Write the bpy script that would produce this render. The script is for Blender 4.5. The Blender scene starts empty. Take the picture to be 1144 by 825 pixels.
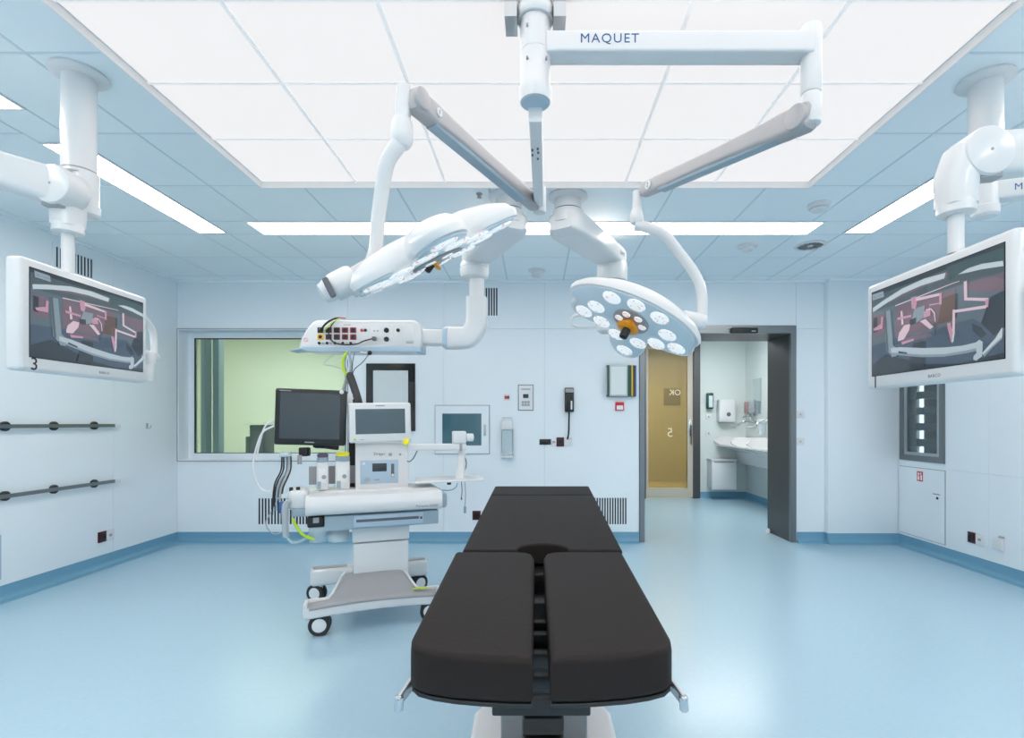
import bpy, bmesh, math, random
from mathutils import Vector, Matrix
random.seed(4)
SC = bpy.context.scene
COL = SC.collection

# ------------------------------------------------------------------ camera
EYE, FPX, VX, VY = 1.312, 572.0, 598.0, 472.0
cam_data = bpy.data.cameras.new('camera')
cam = bpy.data.objects.new('camera', cam_data)
COL.objects.link(cam)
cam.location = (0, 0, EYE)
cam.rotation_euler = (math.pi / 2, 0, 0)
cam_data.sensor_width = 36
cam_data.lens = 36 * FPX / 1144
cam_data.shift_x = (572 - VX) / 1144
cam_data.shift_y = (VY - 412.5) / 1144
cam_data.clip_start = 0.05
SC.camera = cam

# ------------------------------------------------------------------ world, light levels, exposure
world = bpy.data.worlds.new('world')
SC.world = world
world.use_nodes = True
world.node_tree.nodes['Background'].inputs[0].default_value = (0.75, 0.86, 1.0, 1)
world.node_tree.nodes['Background'].inputs[1].default_value = 0.15
SC.view_settings.view_transform = 'Standard'
SC.view_settings.look = 'None'
SC.view_settings.exposure = 0.34
SC.view_settings.gamma = 1.0
SC.cycles.max_bounces = 14
SC.cycles.diffuse_bounces = 8
SC.cycles.glossy_bounces = 4
SC.cycles.transparent_max_bounces = 8
SC.cycles.caustics_reflective = False
SC.cycles.caustics_refractive = False
SC.cycles.sample_clamp_indirect = 4.0
PANEL_GLOW = 0.63      # laminar flow luminous ceiling
STRIP_GLOW = 14.5       # fluorescent strips round it
ROOM_GLOW = 15.0        # ceiling panels of the rooms behind the window and the door

# the lamps behind the luminous sheets of the canopy, as one area light in its plane
al = bpy.data.lights.new('canopy_light', 'AREA')
al.shape = 'RECTANGLE'; al.size = 3.45; al.size_y = 3.45; al.energy = 24; al.color = (1.0, 0.965, 0.93)
alo = bpy.data.objects.new('canopy_light', al); COL.objects.link(alo)
alo.location = (0, 1.525, 2.835)

# ------------------------------------------------------------------ helpers
def V(*a): return Vector(a)
def at(px, py, Y): return Vector(((px - VX) / FPX * Y, Y, EYE + (VY - py) / FPX * Y))
def lin(c):
    c /= 255.0
    return c / 12.92 if c <= 0.04045 else ((c + 0.055) / 1.055) ** 2.4
def rgb(r, g, b): return (lin(r), lin(g), lin(b), 1.0)

def mat(name, col, rough=0.45, metal=0.0, spec=0.5, glow=0.0, glow_col=None, grain=0.03, scale=14.0, bump=0.0, coat=0.0, alpha=None):
    m = bpy.data.materials.new(name)
    m.use_nodes = True
    nt = m.node_tree
    b = nt.nodes['Principled BSDF']
    b.inputs['Roughness'].default_value = rough
    b.inputs['Metallic'].default_value = metal
    b.inputs['Specular IOR Level'].default_value = spec
    b.inputs['Coat Weight'].default_value = coat
    c = rgb(*col)
    tc = nt.nodes.new('ShaderNodeTexCoord')
    nz = nt.nodes.new('ShaderNodeTexNoise')
    nz.inputs['Scale'].default_value = scale
    nz.inputs['Detail'].default_value = 4
    nt.links.new(tc.outputs['Object'], nz.inputs['Vector'])
    mx = nt.nodes.new('ShaderNodeMix'); mx.data_type = 'RGBA'
    mx.inputs['A'].default_value = tuple(x * (1 - grain) for x in c[:3]) + (1,)
    mx.inputs['B'].default_value = tuple(min(1, x * (1 + grain)) for x in c[:3]) + (1,)
    nt.links.new(nz.outputs['Fac'], mx.inputs['Factor'])
    nt.links.new(mx.outputs['Result'], b.inputs['Base Color'])
    if bump:
        bp = nt.nodes.new('ShaderNodeBump')
        bp.inputs['Strength'].default_value = bump
        bp.inputs['Distance'].default_value = 0.002
        nt.links.new(nz.outputs['Fac'], bp.inputs['Height'])
        nt.links.new(bp.outputs['Normal'], b.inputs['Normal'])
    if glow:
        b.inputs['Emission Color'].default_value = rgb(*(glow_col or col))
        b.inputs['Emission Strength'].default_value = glow
    if alpha is not None:
        b.inputs['Alpha'].default_value = alpha
    return m

def glass(name, tint, refl=0.12, rough=0.02):
    """A thin pane: tinted see-through plus a gloss layer."""
    m = bpy.data.materials.new(name); m.use_nodes = True
    nt = m.node_tree; nt.nodes.clear()
    out = nt.nodes.new('ShaderNodeOutputMaterial')
    tr = nt.nodes.new('ShaderNodeBsdfTransparent'); tr.inputs[0].default_value = rgb(*tint)
    gl = nt.nodes.new('ShaderNodeBsdfGlossy'); gl.inputs['Roughness'].default_value = rough
    fr = nt.nodes.new('ShaderNodeFresnel'); fr.inputs[0].default_value = 1.45
    mu = nt.nodes.new('ShaderNodeMath'); mu.operation = 'MULTIPLY_ADD'
    mu.inputs[1].default_value = 0.8; mu.inputs[2].default_value = refl * 0.3
    nt.links.new(fr.outputs[0], mu.inputs[0])
    mi = nt.nodes.new('ShaderNodeMixShader')
    nt.links.new(mu.outputs[0], mi.inputs[0])
    nt.links.new(tr.outputs[0], mi.inputs[1]); nt.links.new(gl.outputs[0], mi.inputs[2])
    nt.links.new(mi.outputs[0], out.inputs[0])
    return m

def frame_m(o, x, y):
    """Matrix with axes x, y, x*y at o."""
    x = Vector(x).normalized(); z = x.cross(Vector(y)).normalized(); y = z.cross(x)
    m = Matrix((x, y, z)).transposed().to_4x4(); m.translation = Vector(o)
    return m

def catmull(pts, k=6):
    pts = [Vector(p) for p in pts]
    if len(pts) < 3: return pts
    P = [pts[0] * 2 - pts[1]] + pts + [pts[-1] * 2 - pts[-2]]
    out = []
    for i in range(1, len(P) - 2):
        a, b, c, d = P[i - 1:i + 3]
        for j in range(k):
            t = j / k
            out.append(0.5 * ((2 * b) + (c - a) * t + (2 * a - 5 * b + 4 * c - d) * t * t + (3 * b - a - 3 * c + d) * t ** 3))
    out.append(pts[-1])
    return out

def world_of(o):
    m = Matrix.Translation(o.location) @ o.rotation_euler.to_matrix().to_4x4()
    return m if o.parent is None else world_of(o.parent) @ m

class MB:
    def __init__(s): s.bm = bmesh.new(); s.mi = 0
    def _take(s, t, M=None):
        if M is not None: bmesh.ops.transform(t, matrix=M, verts=t.verts)
        vm = {v: s.bm.verts.new(v.co) for v in t.verts}
        for f in t.faces:
            try:
                nf = s.bm.faces.new([vm[v] for v in f.verts]); nf.material_index = s.mi
            except ValueError: pass
        t.free()
        return s
    def box(s, c, size, bev=0.0, seg=2, M=None):
        t = bmesh.new()
        bmesh.ops.create_cube(t, size=1.0)
        for v in t.verts: v.co = Vector((v.co.x * size[0], v.co.y * size[1], v.co.z * size[2]))
        if bev:
            bmesh.ops.bevel(t, geom=t.edges[:], offset=min(bev, min(size) * 0.49), segments=seg, affect='EDGES', profile=0.5)
        bmesh.ops.translate(t, vec=Vector(c), verts=t.verts)
        return s._take(t, M)
    def span(s, a, b, bev=0.0, seg=2, M=None):
        a, b = Vector(a), Vector(b)
        return s.box((a + b) / 2, [abs(b[i] - a[i]) for i in range(3)], bev, seg, M)
    def rings(s, rings, cap0=True, cap1=True, closed=True):
        vs = [[s.bm.verts.new(p) for p in r] for r in rings]
        n = len(vs[0])
        for a, b in zip(vs[:-1], vs[1:]):
            for i in range(n if closed else n - 1):
                j = (i + 1) % n
                f = s.bm.faces.new((a[i], a[j], b[j], b[i])); f.material_index = s.mi
        if cap0: f = s.bm.faces.new(list(reversed(vs[0]))); f.material_index = s.mi
        if cap1: f = s.bm.faces.new(vs[-1]); f.material_index = s.mi
        return s
    def lathe(s, prof, o=(0, 0, 0), axis=(0, 0, 1), n=24):
        z = Vector(axis).normalized()
        x = z.orthogonal().normalized(); y = z.cross(x)
        o = Vector(o)
        return s.rings([[o + z * h + (x * math.cos(2 * math.pi * i / n) + y * math.sin(2 * math.pi * i / n)) * max(r, 1e-4) for i in range(n)] for r, h in prof])
    def cyl(s, a, b, r, r1=None, n=20, bev=0.0):
        a, b = Vector(a), Vector(b); L = (b - a).length
        r1 = r if r1 is None else r1
        if bev:
            p = [(r - bev, 0), (r - bev * .3, bev * .3), (r, bev), (r1, L - bev), (r1 - bev * .3, L - bev * .3), (r1 - bev, L)]
        else: p = [(r, 0), (r1, L)]
        return s.lathe(p, a, b - a, n)
    def loft(s, pts, sizes, e=4.0, n=20, up=(0, 0, 1), round_ends=0.0):
        """A rounded-rectangle section of (width, height) swept along pts."""
        pts = [Vector(p) for p in pts]
        if not isinstance(sizes, list): sizes = [sizes] * len(pts)
        if round_ends:
            d0 = (pts[1] - pts[0]).normalized(); d1 = (pts[-1] - pts[-2]).normalized()
            q = round_ends
            pts = [pts[0] - d0 * q, pts[0] - d0 * q * .7] + pts + [pts[-1] + d1 * q * .7, pts[-1] + d1 * q]
            f = lambda a, k: (a[0] * k, a[1] * k)
            sizes = [f(sizes[0], .6), f(sizes[0], .88)] + sizes + [f(sizes[-1], .88), f(sizes[-1], .6)]
        R = []
        side = None
        for i, p in enumerate(pts):
            d = (pts[min(i + 1, len(pts) - 1)] - pts[max(i - 1, 0)]).normalized()
            sd = d.cross(Vector(up))
            if sd.length < 1e-3: sd = side if side is not None else d.orthogonal()
            sd.normalize()
            if side is not None and sd.dot(side) < 0: sd = -sd
            side = sd
            u = sd.cross(d).normalized()
            w, h = sizes[i]
            ring = []
            for k in range(n):
                t = 2 * math.pi * (k + .5) / n
                c, q = math.cos(t), math.sin(t)
                ring.append(p + sd * (w / 2 * math.copysign(abs(c) ** (2 / e), c)) + u * (h / 2 * math.copysign(abs(q) ** (2 / e), q)))
            R.append(ring)
        return s.rings(R)
    def tube(s, pts, r, n=10, k=6, smooth=True):
        pts = catmull(pts, k) if smooth else [Vector(p) for p in pts]
        R = []; prev = None
        m = len(pts)
        for i, p in enumerate(pts):
            d = (pts[min(i + 1, m - 1)] - pts[max(i - 1, 0)]).normalized()
            x = d.orthogonal().normalized() if prev is None else (prev - d * prev.dot(d)).normalized()
            prev = x; y = d.cross(x)
            rr = r if not isinstance(r, (list, tuple)) else r[0] + (r[1] - r[0]) * i / (m - 1)
            R.append([p + (x * math.cos(2 * math.pi * j / n) + y * math.sin(2 * math.pi * j / n)) * rr for j in range(n)])
        return s.rings(R)
    def prism(s, poly, t0, t1, M, bev=0.0):
        """2D polygon (local x, y) extruded along local z from t0 to t1."""
        t = bmesh.new()
        a = [t.verts.new((x, y, t0)) for x, y in poly]
        b = [t.verts.new((x, y, t1)) for x, y in poly]
        t.faces.new(list(reversed(a))); t.faces.new(b)
        n = len(poly)
        for i in range(n): t.faces.new((a[i], a[(i + 1) % n], b[(i + 1) % n], b[i]))
        bmesh.ops.recalc_face_normals(t, faces=t.faces)
        if bev:
            ed = [e for e in t.edges if abs(e.verts[0].co.z - e.verts[1].co.z) < 1e-7]
            bmesh.ops.bevel(t, geom=ed, offset=bev, segments=3, affect='EDGES', profile=0.5)
        return s._take(t, M)
    def poly(s, pts):
        f = s.bm.faces.new([s.bm.verts.new(p) for p in pts]); f.material_index = s.mi
        return s
    def sphere(s, c, r, sc=(1, 1, 1)):
        t = bmesh.new()
        bmesh.ops.create_uvsphere(t, u_segments=16, v_segments=10, radius=r)
        return s._take(t, Matrix.Translation(Vector(c)) @ Matrix.Diagonal((*sc, 1)))
    def build(s, name, m, parent=None, smooth=35, local=False, recalc=True):
        if recalc: bmesh.ops.recalc_face_normals(s.bm, faces=s.bm.faces)
        me = bpy.data.meshes.new(name)
        s.bm.to_mesh(me); s.bm.free()
        for x in (m if isinstance(m, (list, tuple)) else [m]): me.materials.append(x)
        if smooth:
            me.polygons.foreach_set('use_smooth', [True] * len(me.polygons))
            me.set_sharp_from_angle(angle=math.radians(smooth))
        o = bpy.data.objects.new(name, me); COL.objects.link(o)
        if parent is not None:
            o.parent = parent
            if not local: me.transform(world_of(parent).inverted())
        return o

def tag(o, label=None, cat=None, group=None, kind=None):
    if label: o['label'] = label
    if cat: o['category'] = cat
    if group: o['group'] = group
    if kind: o['kind'] = kind
    return o
def thing(name, label, cat, loc, rz=0.0, group=None):
    o = bpy.data.objects.new(name, None); COL.objects.link(o)
    o.location = loc; o.rotation_euler = (0, 0, rz)
    o.empty_display_size = 0.05
    return tag(o, label, cat, group)
def text(body, size, M, m, name, parent=None, local=False, extrude=0.0003, align='CENTER', space=1.0, bold=0.0):
    cu = bpy.data.curves.new('lettering', 'FONT')
    cu.body = body; cu.size = size; cu.extrude = extrude; cu.align_x = align; cu.align_y = 'CENTER'
    cu.space_character = space; cu.offset = bold; cu.resolution_u = 3
    t = bpy.data.objects.new('t', cu); COL.objects.link(t)
    dg = bpy.context.evaluated_depsgraph_get()
    me = bpy.data.meshes.new_from_object(t.evaluated_get(dg))
    bpy.data.objects.remove(t); bpy.data.curves.remove(cu)
    me.transform(M)
    me.materials.clear(); me.materials.append(m)
    o = bpy.data.objects.new(name, me); COL.objects.link(o); me.name = name
    if parent is not None:
        o.parent = parent
        if not local: me.transform(world_of(parent).inverted())
    return o

# ------------------------------------------------------------------ materials
M = {}
M['wall'] = mat('wall enamel', (227, 233, 238), 0.32, grain=0.012, scale=3, bump=0.02)
M['joint'] = mat('wall joint', (178, 196, 206), 0.6)
M['ceil'] = mat('ceiling tile', (234, 241, 245), 0.4, grain=0.012, scale=5)
M['ceil_joint'] = mat('ceiling joint', (204, 217, 225), 0.6)
M['floor'] = mat('blue vinyl', (167, 195, 211), 0.26, grain=0.045, scale=38, bump=0.015)
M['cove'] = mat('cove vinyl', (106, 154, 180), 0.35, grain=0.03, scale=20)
M['white'] = mat('white lacquer', (216, 216, 217), 0.28, grain=0.01, coat=0.2)
M['white_matt'] = mat('white plastic', (220, 220, 222), 0.45, grain=0.01)
M['arm_grey'] = mat('grey aluminium', (172, 170, 172), 0.35, metal=0.25, grain=0.02)
M['grey'] = mat('mid grey plastic', (158, 157, 159), 0.5, grain=0.02)
M['bluegrey'] = mat('blue grey plastic', (150, 168, 180), 0.45, grain=0.02)
M['paleblue'] = mat('pale blue panel', (168, 188, 204), 0.4, grain=0.01)
M['steel'] = mat('brushed steel', (128, 132, 136), 0.34, metal=0.85, grain=0.06, scale=60)
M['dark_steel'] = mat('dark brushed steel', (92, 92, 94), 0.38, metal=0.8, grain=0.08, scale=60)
M['chrome'] = mat('chrome', (200, 204, 208), 0.12, metal=1.0)
M['alu'] = mat('satin aluminium', (182, 186, 190), 0.35, metal=0.8)
M['black'] = mat('black plastic', (24, 25, 27), 0.4)
M['black_gloss'] = mat('black glass', (12, 14, 16), 0.08, coat=0.3)
M['rubber'] = mat('dark rubber', (40, 42, 45), 0.7)
M['vinyl'] = mat('black upholstery', (36, 31, 30), 0.6, spec=0.16, grain=0.07, scale=55, bump=0.25)
M['vinyl_side'] = mat('black upholstery side', (40, 40, 42), 0.5, grain=0.07, scale=55, bump=0.25)
M['red'] = mat('dark red socket', (128, 12, 26), 0.35)
M['maroon'] = mat('maroon socket', (74, 10, 18), 0.35)
M['sign_red'] = mat('sign red', (205, 28, 42), 0.45)
M['yellow'] = mat('yellow socket', (240, 184, 12), 0.4)
M['lime'] = mat('yellow green cable', (190, 220, 40), 0.45)
M['lemon'] = mat('yellow cap', (238, 226, 20), 0.4)
M['purple'] = mat('purple cap', (92, 80, 104), 0.4)
M['orange'] = mat('orange handle', (240, 152, 14), 0.4)
M['logo'] = mat('logo blue', (40, 86, 140), 0.5)
M['ink'] = mat('black ink', (30, 32, 36), 0.6)
M['ink_grey'] = mat('grey ink', (92, 96, 102), 0.6)
M['screen_off'] = mat('switched off screen', (68, 86, 94), 0.12, coat=0.5)
M['screen_black'] = mat('dark monitor glass', (46, 56, 62), 0.07, coat=0.5)
M['lcd'] = mat('small lcd', (50, 56, 60), 0.2)
M['panel_glow'] = mat('luminous ceiling sheet', (120, 118, 118), 0.6, glow=PANEL_GLOW, glow_col=(252, 249, 249), grain=0.004)
M['strip_glow'] = mat('strip light diffuser', (245, 248, 250), 0.5, glow=STRIP_GLOW, glow_col=(255, 247, 236))
M['scrub_glow'] = mat('scrub room light panel', (245, 248, 248), 0.5, glow=ROOM_GLOW * 1.1)
M['room_glow'] = mat('far room light panel', (245, 248, 248), 0.5, glow=ROOM_GLOW)
M['warm_glow'] = mat('warm corridor lamp', (255, 238, 200), 0.5, glow=36.0)
M['cab_glow'] = mat('cabinet light', (245, 250, 255), 0.5, glow=5.0)
M['trim'] = mat('ceiling corner profile', (238, 242, 245), 0.4)
M['seam_glow'] = mat('luminous ceiling joint with added glow', (230, 226, 225), 0.5, glow=0.22, glow_col=(252, 248, 247))  # glow added to lighten the seams, which are no lamps
M['strip_soft'] = mat('dimmed strip light diffuser', (245, 248, 250), 0.5, glow=STRIP_GLOW * .32, glow_col=(255, 247, 236))
M['frame_white'] = mat('canopy frame', (240, 236, 234), 0.45)
M['frame_dark'] = mat('canopy edge', (112, 124, 132), 0.5)
M['green_wall'] = mat('green room wall', (232, 233, 222), 0.6, grain=0.02, scale=2)
M['scrub_wall'] = mat('scrub room wall', (214, 220, 218), 0.35, grain=0.012, scale=3)
M['olive'] = mat('corridor wall', (184, 182, 168), 0.6, grain=0.04, scale=2)
M['cream'] = mat('cream jamb', (216, 208, 180), 0.5)
M['oak'] = mat('pale door frame', (196, 186, 172), 0.5)
M['ceramic'] = mat('white ceramic', (226, 224, 224), 0.2, coat=0.4)
M['green_disp'] = mat('dark green dispenser', (22, 72, 56), 0.3)
M['soap_pink'] = mat('soap bottle', (168, 138, 136), 0.35)
M['window_glass'] = glass('window pane', (232, 242, 234), 0.1)
M['door_glass'] = glass('tinted door glass', (222, 216, 190), 0.1, 0.45)
M['hatch_glass'] = mat('dark hatch glass', (72, 108, 120), 0.06, coat=0.5)
M['clear'] = mat('clear plastic', (208, 222, 228), 0.12, alpha=0.42, coat=0.3)
M['cab_glass'] = glass('cabinet pane', (226, 236, 238), 0.1)
M['mirror'] = mat('mirror', (215, 225, 228), 0.03, metal=1.0)
M['door_reflection'] = mat('olive board', (128, 124, 100), 0.6)
M['case'] = mat('dark grey case', (84, 92, 92), 0.6)
M['lightbox'] = mat('film viewer sheet', (206, 212, 214), 0.3)
M['lampglass'] = mat('lamp cover glass', (206, 219, 227), 0.1, coat=0.6)
M['cuff'] = mat('grey hose', (170, 176, 180), 0.5)
M['paper'] = mat('white paper', (224, 226, 226), 0.7)
M['pale_green'] = mat('pale green sleeve', (176, 200, 196), 0.3)
M['dkgreen'] = mat('dark green sleeve', (34, 70, 58), 0.35)
M['blue_sleeve'] = mat('blue sleeve', (62, 96, 150), 0.4)
M['mustard'] = mat('yellow sleeve', (214, 186, 40), 0.4)
def lens_material():
    m = mat('lamp lens', (236, 238, 240), 0.15, glow=0.32, glow_col=(255, 252, 250), coat=0.5)
    nt = m.node_tree; b = nt.nodes['Principled BSDF']
    tc = nt.nodes.new('ShaderNodeTexCoord'); vo = nt.nodes.new('ShaderNodeTexVoronoi'); vo.inputs['Scale'].default_value = 42
    nt.links.new(tc.outputs['Object'], vo.inputs['Vector'])
    cr = nt.nodes.new('ShaderNodeValToRGB')
    cr.color_ramp.elements[0].position = 0.18; cr.color_ramp.elements[0].color = rgb(232, 184, 170)
    cr.color_ramp.elements[1].position = 0.36; cr.color_ramp.elements[1].color = rgb(250, 248, 248)
    nt.links.new(vo.outputs['Distance'], cr.inputs[0]); nt.links.new(cr.outputs[0], b.inputs['Emission Color']); nt.links.new(cr.outputs[0], b.inputs['Base Color'])
    return m
M['lens'] = lens_material()

# ------------------------------------------------------------------ the room
XL, XR, YB, YF, H = -3.916, 3.93, 5.6, -2.6, 2.86
YP = 5.53                      # face of the shallow pier in the right corner
DX0, DX1, DZ = 1.20, 2.79, 2.285   # clear door opening
YS = 6.15                      # scrub room side of the door
def structure(o): o['kind'] = 'structure'; return o

b = MB()
b.span((XL - .1, YF - .1, -.06), (XR + .1, YB + .02, 0))
b.span((DX0 - .09, YB + .02, -.06), (DX1 + .09, YS, 0))
b.span((-.9, YS, -.06), (4.0, 9.4, 0))
structure(b.build('floor', M['floor']))

def seg(*a):
    """boxes (x0,y0,z0,x1,y1,z1)"""
    m = MB()
    for q in a: m.span(q[:3], q[3:])
    return m

WX0, WX1, WZ0, WZ1 = -3.912, -2.05, .886, 2.335     # window opening
# back wall: backing, with the panels as children
wb = structure(seg((XL - .1, YB + .012, 0, WX0, YB + .18, H), (WX0, YB + .012, 0, WX1, YB + .18, WZ0), (WX0, YB + .012, WZ1, WX1, YB + .18, H),
               (WX1, YB + .012, 0, DX0 - .06, YB + .18, H), (DX0 - .06, YB + .012, DZ + .06, DX1 + .06, YB + .18, H),
               (DX1 + .06, YB + .012, 0, XR + .1, YB + .18, H)).build('wall_back', M['joint'], smooth=0))
g = .0015
def wpanel(x0, x1, z0, z1, cut=None):
    o = MB().span((x0 + g, YB, z0 + g), (x1 - g, YB + .012, z1 - g)).build('wall_panel', M['wall'], wb, smooth=0)
for x0, x1, z0, z1 in ((XL, WX1, 0, WZ0), (WX1, -1.0, 0, WZ1), (-1.0, .1, 0, WZ1), (.1, DX0 - .065, 0, WZ1), (DX1 + .065, 3.17, 0, WZ1),
                       (XL, WX1, WZ1, H), (WX1, -1.0, WZ1, H), (-1.0, .1, WZ1, H), (.1, DX0 - .065, WZ1, H), (DX0 - .065, DX1 + .065, WZ1, H), (DX1 + .065, 3.17, WZ1, H)):
    wpanel(x0, x1, z0, z1)
# pier in the right corner
structure(MB().span((3.16, YP, 0), (XR, YB + .05, H), .012, 2).build('pillar', M['wall'], smooth=60))
# left wall
wl = structure(seg((XL - .12, YF, 0, XL - .012, YB, H)).build('wall_left', M['joint'], smooth=0))
for y0, y1 in ((YF, -1.5), (-1.5, -.25), (-.25, 1.0), (1.0, 2.25), (2.25, 3.5), (3.5, 4.75), (4.75, YB)):
    MB().span((XL - .012, y0 + g / 2, 0), (XL, y1 - g / 2, H)).build('wall_panel', M['wall'], wl, smooth=0)
# right wall, with the recess of the glazed cabinet
CY0, CY1, CZ0, CZ1 = 4.91, 5.51, .912, 2.02
wr = structure(seg((XR + .012, YF, 0, XR + .12, CY0, H), (XR + .012, CY1, 0, XR + .12, YB + .1, H), (XR + .012, CY0, 0, XR + .12, CY1, CZ0),
               (XR + .012, CY0, CZ1, XR + .12, CY1, H)).build('wall_right', M['joint'], smooth=0))
for y0, y1 in ((YF, -1.4), (-1.4, -.2), (-.2, 1.0), (1.0, 2.2), (2.2, 3.4), (3.4, 4.44), (4.44, CY0)):
    for z0, z1 in ((0, .862), (.862, H)):
        MB().span((XR, y0 + g / 2, z0 + g / 2), (XR + .012, y1 - g / 2, z1 - g / 2)).build('wall_panel', M['wall'], wr, smooth=0)
for z0, z1, y0, y1 in ((0, CZ0, CY0, CY1), (CZ1, H, CY0, CY1), (0, H, CY1, YB)):
    MB().span((XR, y0 + g / 2, z0 + g / 2), (XR + .012, y1 - g / 2, z1 - g / 2)).build('wall_panel', M['wall'], wr, smooth=0)
structure(MB().span((XL - .1, YF - .15, 0), (XR + .1, YF, H)).build('wall_front', M['wall'], smooth=0))

# coved skirting: floor vinyl turned up the wall
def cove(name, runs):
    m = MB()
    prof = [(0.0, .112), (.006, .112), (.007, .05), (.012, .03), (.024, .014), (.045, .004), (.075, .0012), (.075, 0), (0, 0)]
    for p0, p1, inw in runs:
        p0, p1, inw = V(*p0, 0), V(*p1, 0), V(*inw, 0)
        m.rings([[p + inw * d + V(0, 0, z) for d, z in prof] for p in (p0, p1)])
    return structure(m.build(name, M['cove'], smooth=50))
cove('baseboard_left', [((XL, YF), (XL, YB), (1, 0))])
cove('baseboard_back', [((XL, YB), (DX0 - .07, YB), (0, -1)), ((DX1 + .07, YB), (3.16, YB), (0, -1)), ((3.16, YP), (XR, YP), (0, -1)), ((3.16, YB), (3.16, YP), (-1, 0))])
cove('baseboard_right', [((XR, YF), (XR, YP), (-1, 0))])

# ------------------------------------------------------------------ ceiling: slab, tiles, corner profile
ce = structure(seg((XL - .1, YF - .1, H + .003, XR + .1, YB + .1, H + .12)).build('ceiling', M['ceil_joint'], smooth=0))
LX, LY0, LY1 = 1.765, -.25, 3.30          # laminar flow canopy
XS = [XL + .03, -3.355, -2.745, -2.515, -2.135, -1.525, -.915, -.305, .305, .915, 1.525, 2.135, 2.515, 2.745, 3.355, XR - .03]
YS_ = [YF, -2.1, -1.5, -.9, -.3, .3, .93, 1.54, 2.145, 2.745, 3.35, 3.945, 4.215, 4.81, 5.41, YB - .03]
tw = .008
def tile(x0, x1, y0, y1):
    if x1 - x0 < .03 or y1 - y0 < .03: return
    MB().span((x0 + tw, y0 + tw, H), (x1 - tw, y1 - tw, H + .003)).build('ceiling_tile', M['ceil'], ce, smooth=0)
LANE = [(-2.4, -1.2), (-.7, .5), (.98, 2.53), (2.83, 4.18)]       # strip lights along both sides; first two added out of view for light
for i in range(len(XS) - 1):
    x0, x1 = XS[i], XS[i + 1]
    lane = abs(abs((x0 + x1) / 2) - 2.63) < .05
    if lane:
        ys = [YF] + [q for l in LANE for q in l] + [4.215, 4.81, 5.41, YB - .03]
        for k in range(len(ys) - 1):
            if (ys[k], ys[k + 1]) not in LANE: tile(x0, x1, ys[k], ys[k + 1])
        continue
    for k in range(len(YS_) - 1):
        y0, y1 = YS_[k], YS_[k + 1]
        if (y0, y1) == (3.945, 4.215):
            a, c = (x0, x1)
            if abs((a + c) / 2) < 2.3:
                if c > 2.24 and a < 2.24: tile(2.24, c, y0, y1)
                elif a < -2.24 and c > -2.24: tile(a, -2.24, y0, y1)
                continue
        if (y0, y1) == (-2.1, -1.5) and abs((x0 + x1) / 2) < 2.3: continue      # unseen strip light added behind the camera
        if y0 < LY1 and y1 > LY0:            # beside or across the canopy
            if x1 <= -LX - .03 or x0 >= LX + .03: tile(x0, x1, y0, y1); continue
            if x0 < -LX - .02 < x1: tile(x0, -LX - .02, y0, y1)
            elif x0 < LX + .02 < x1: tile(LX + .02, x1, y0, y1)
            if y1 > LY1 + .02: tile(max(x0, -LX - .02), min(x1, LX + .02), LY1 + .02, y1)
            if y0 < LY0 - .02: tile(max(x0, -LX - .02), min(x1, LX + .02), y0, LY0 - .02)
            continue
        tile(x0, x1, y0, y1)
def profile(name, a, c):
    structure(MB().span(a, c).build(name, M['trim'], smooth=0))
profile('trim_1', (XL, YB - .03, H - .022), (3.16, YB, H + .008))
profile('trim_2', (XL, YF, H - .022), (XL + .03, YB - .03, H + .008))
profile('trim_3', (XR - .03, YF, H - .022), (XR, YP, H + .008))
profile('trim_4', (3.16, YP - .03, H - .022), (XR - .03, YP, H + .008))

# laminar flow canopy with luminous sheets
lc = thing('laminar_flow_canopy', 'large square luminous white ceiling panel above the operating table', 'ceiling light', (0, (LY0 + LY1) / 2, H))
m = MB()
for a, c in (((-LX - .01, LY0 - .01, H - .036), (-LX, LY1 + .01, H + .003)), ((LX, LY0 - .01, H - .036), (LX + .01, LY1 + .01, H + .003)),
             ((-LX, LY0 - .01, H - .036), (LX, LY0, H + .003)), ((-LX, LY1, H - .036), (LX, LY1 + .01, H + .003))): m.span(a, c)
m.build('frame', M['frame_white'], lc, smooth=0)
m = MB()
for a, c in (((-LX - .018, LY0 - .02, H - .006), (-LX - .01, LY1 + .018, H + .003)), ((LX + .01, LY0 - .02, H - .006), (LX + .018, LY1 + .018, H + .003)),
             ((-LX - .01, LY1 + .01, H - .006), (LX + .01, LY1 + .018, H + .003))): m.span(a, c)
m.build('shadow_gap', M['frame_dark'], lc, smooth=0)
cx = [-LX, -1.155, -.58, 0, .58, 1.155, LX]
cy = [LY0, .35, .87, 1.37, 1.875, 2.335, 2.795, LY1]
m = MB()
for x in cx[1:-1]: m.span((x - .008, LY0, H - .004), (x + .008, LY1, H + .006))
for y in cy[1:-1]: m.span((-LX, y - .006, H - .0035), (LX, y + .006, H + .0065))
m.build('seam_profile', M['seam_glow'], lc, smooth=0)
for i in range(6):
    for k in range(7):
        MB().span((cx[i] + .008, cy[k] + .006, H), (cx[i + 1] - .008, cy[k + 1] - .006, H + .006)).build('diffuser_panel', M['panel_glow'], lc, smooth=0)

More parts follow.
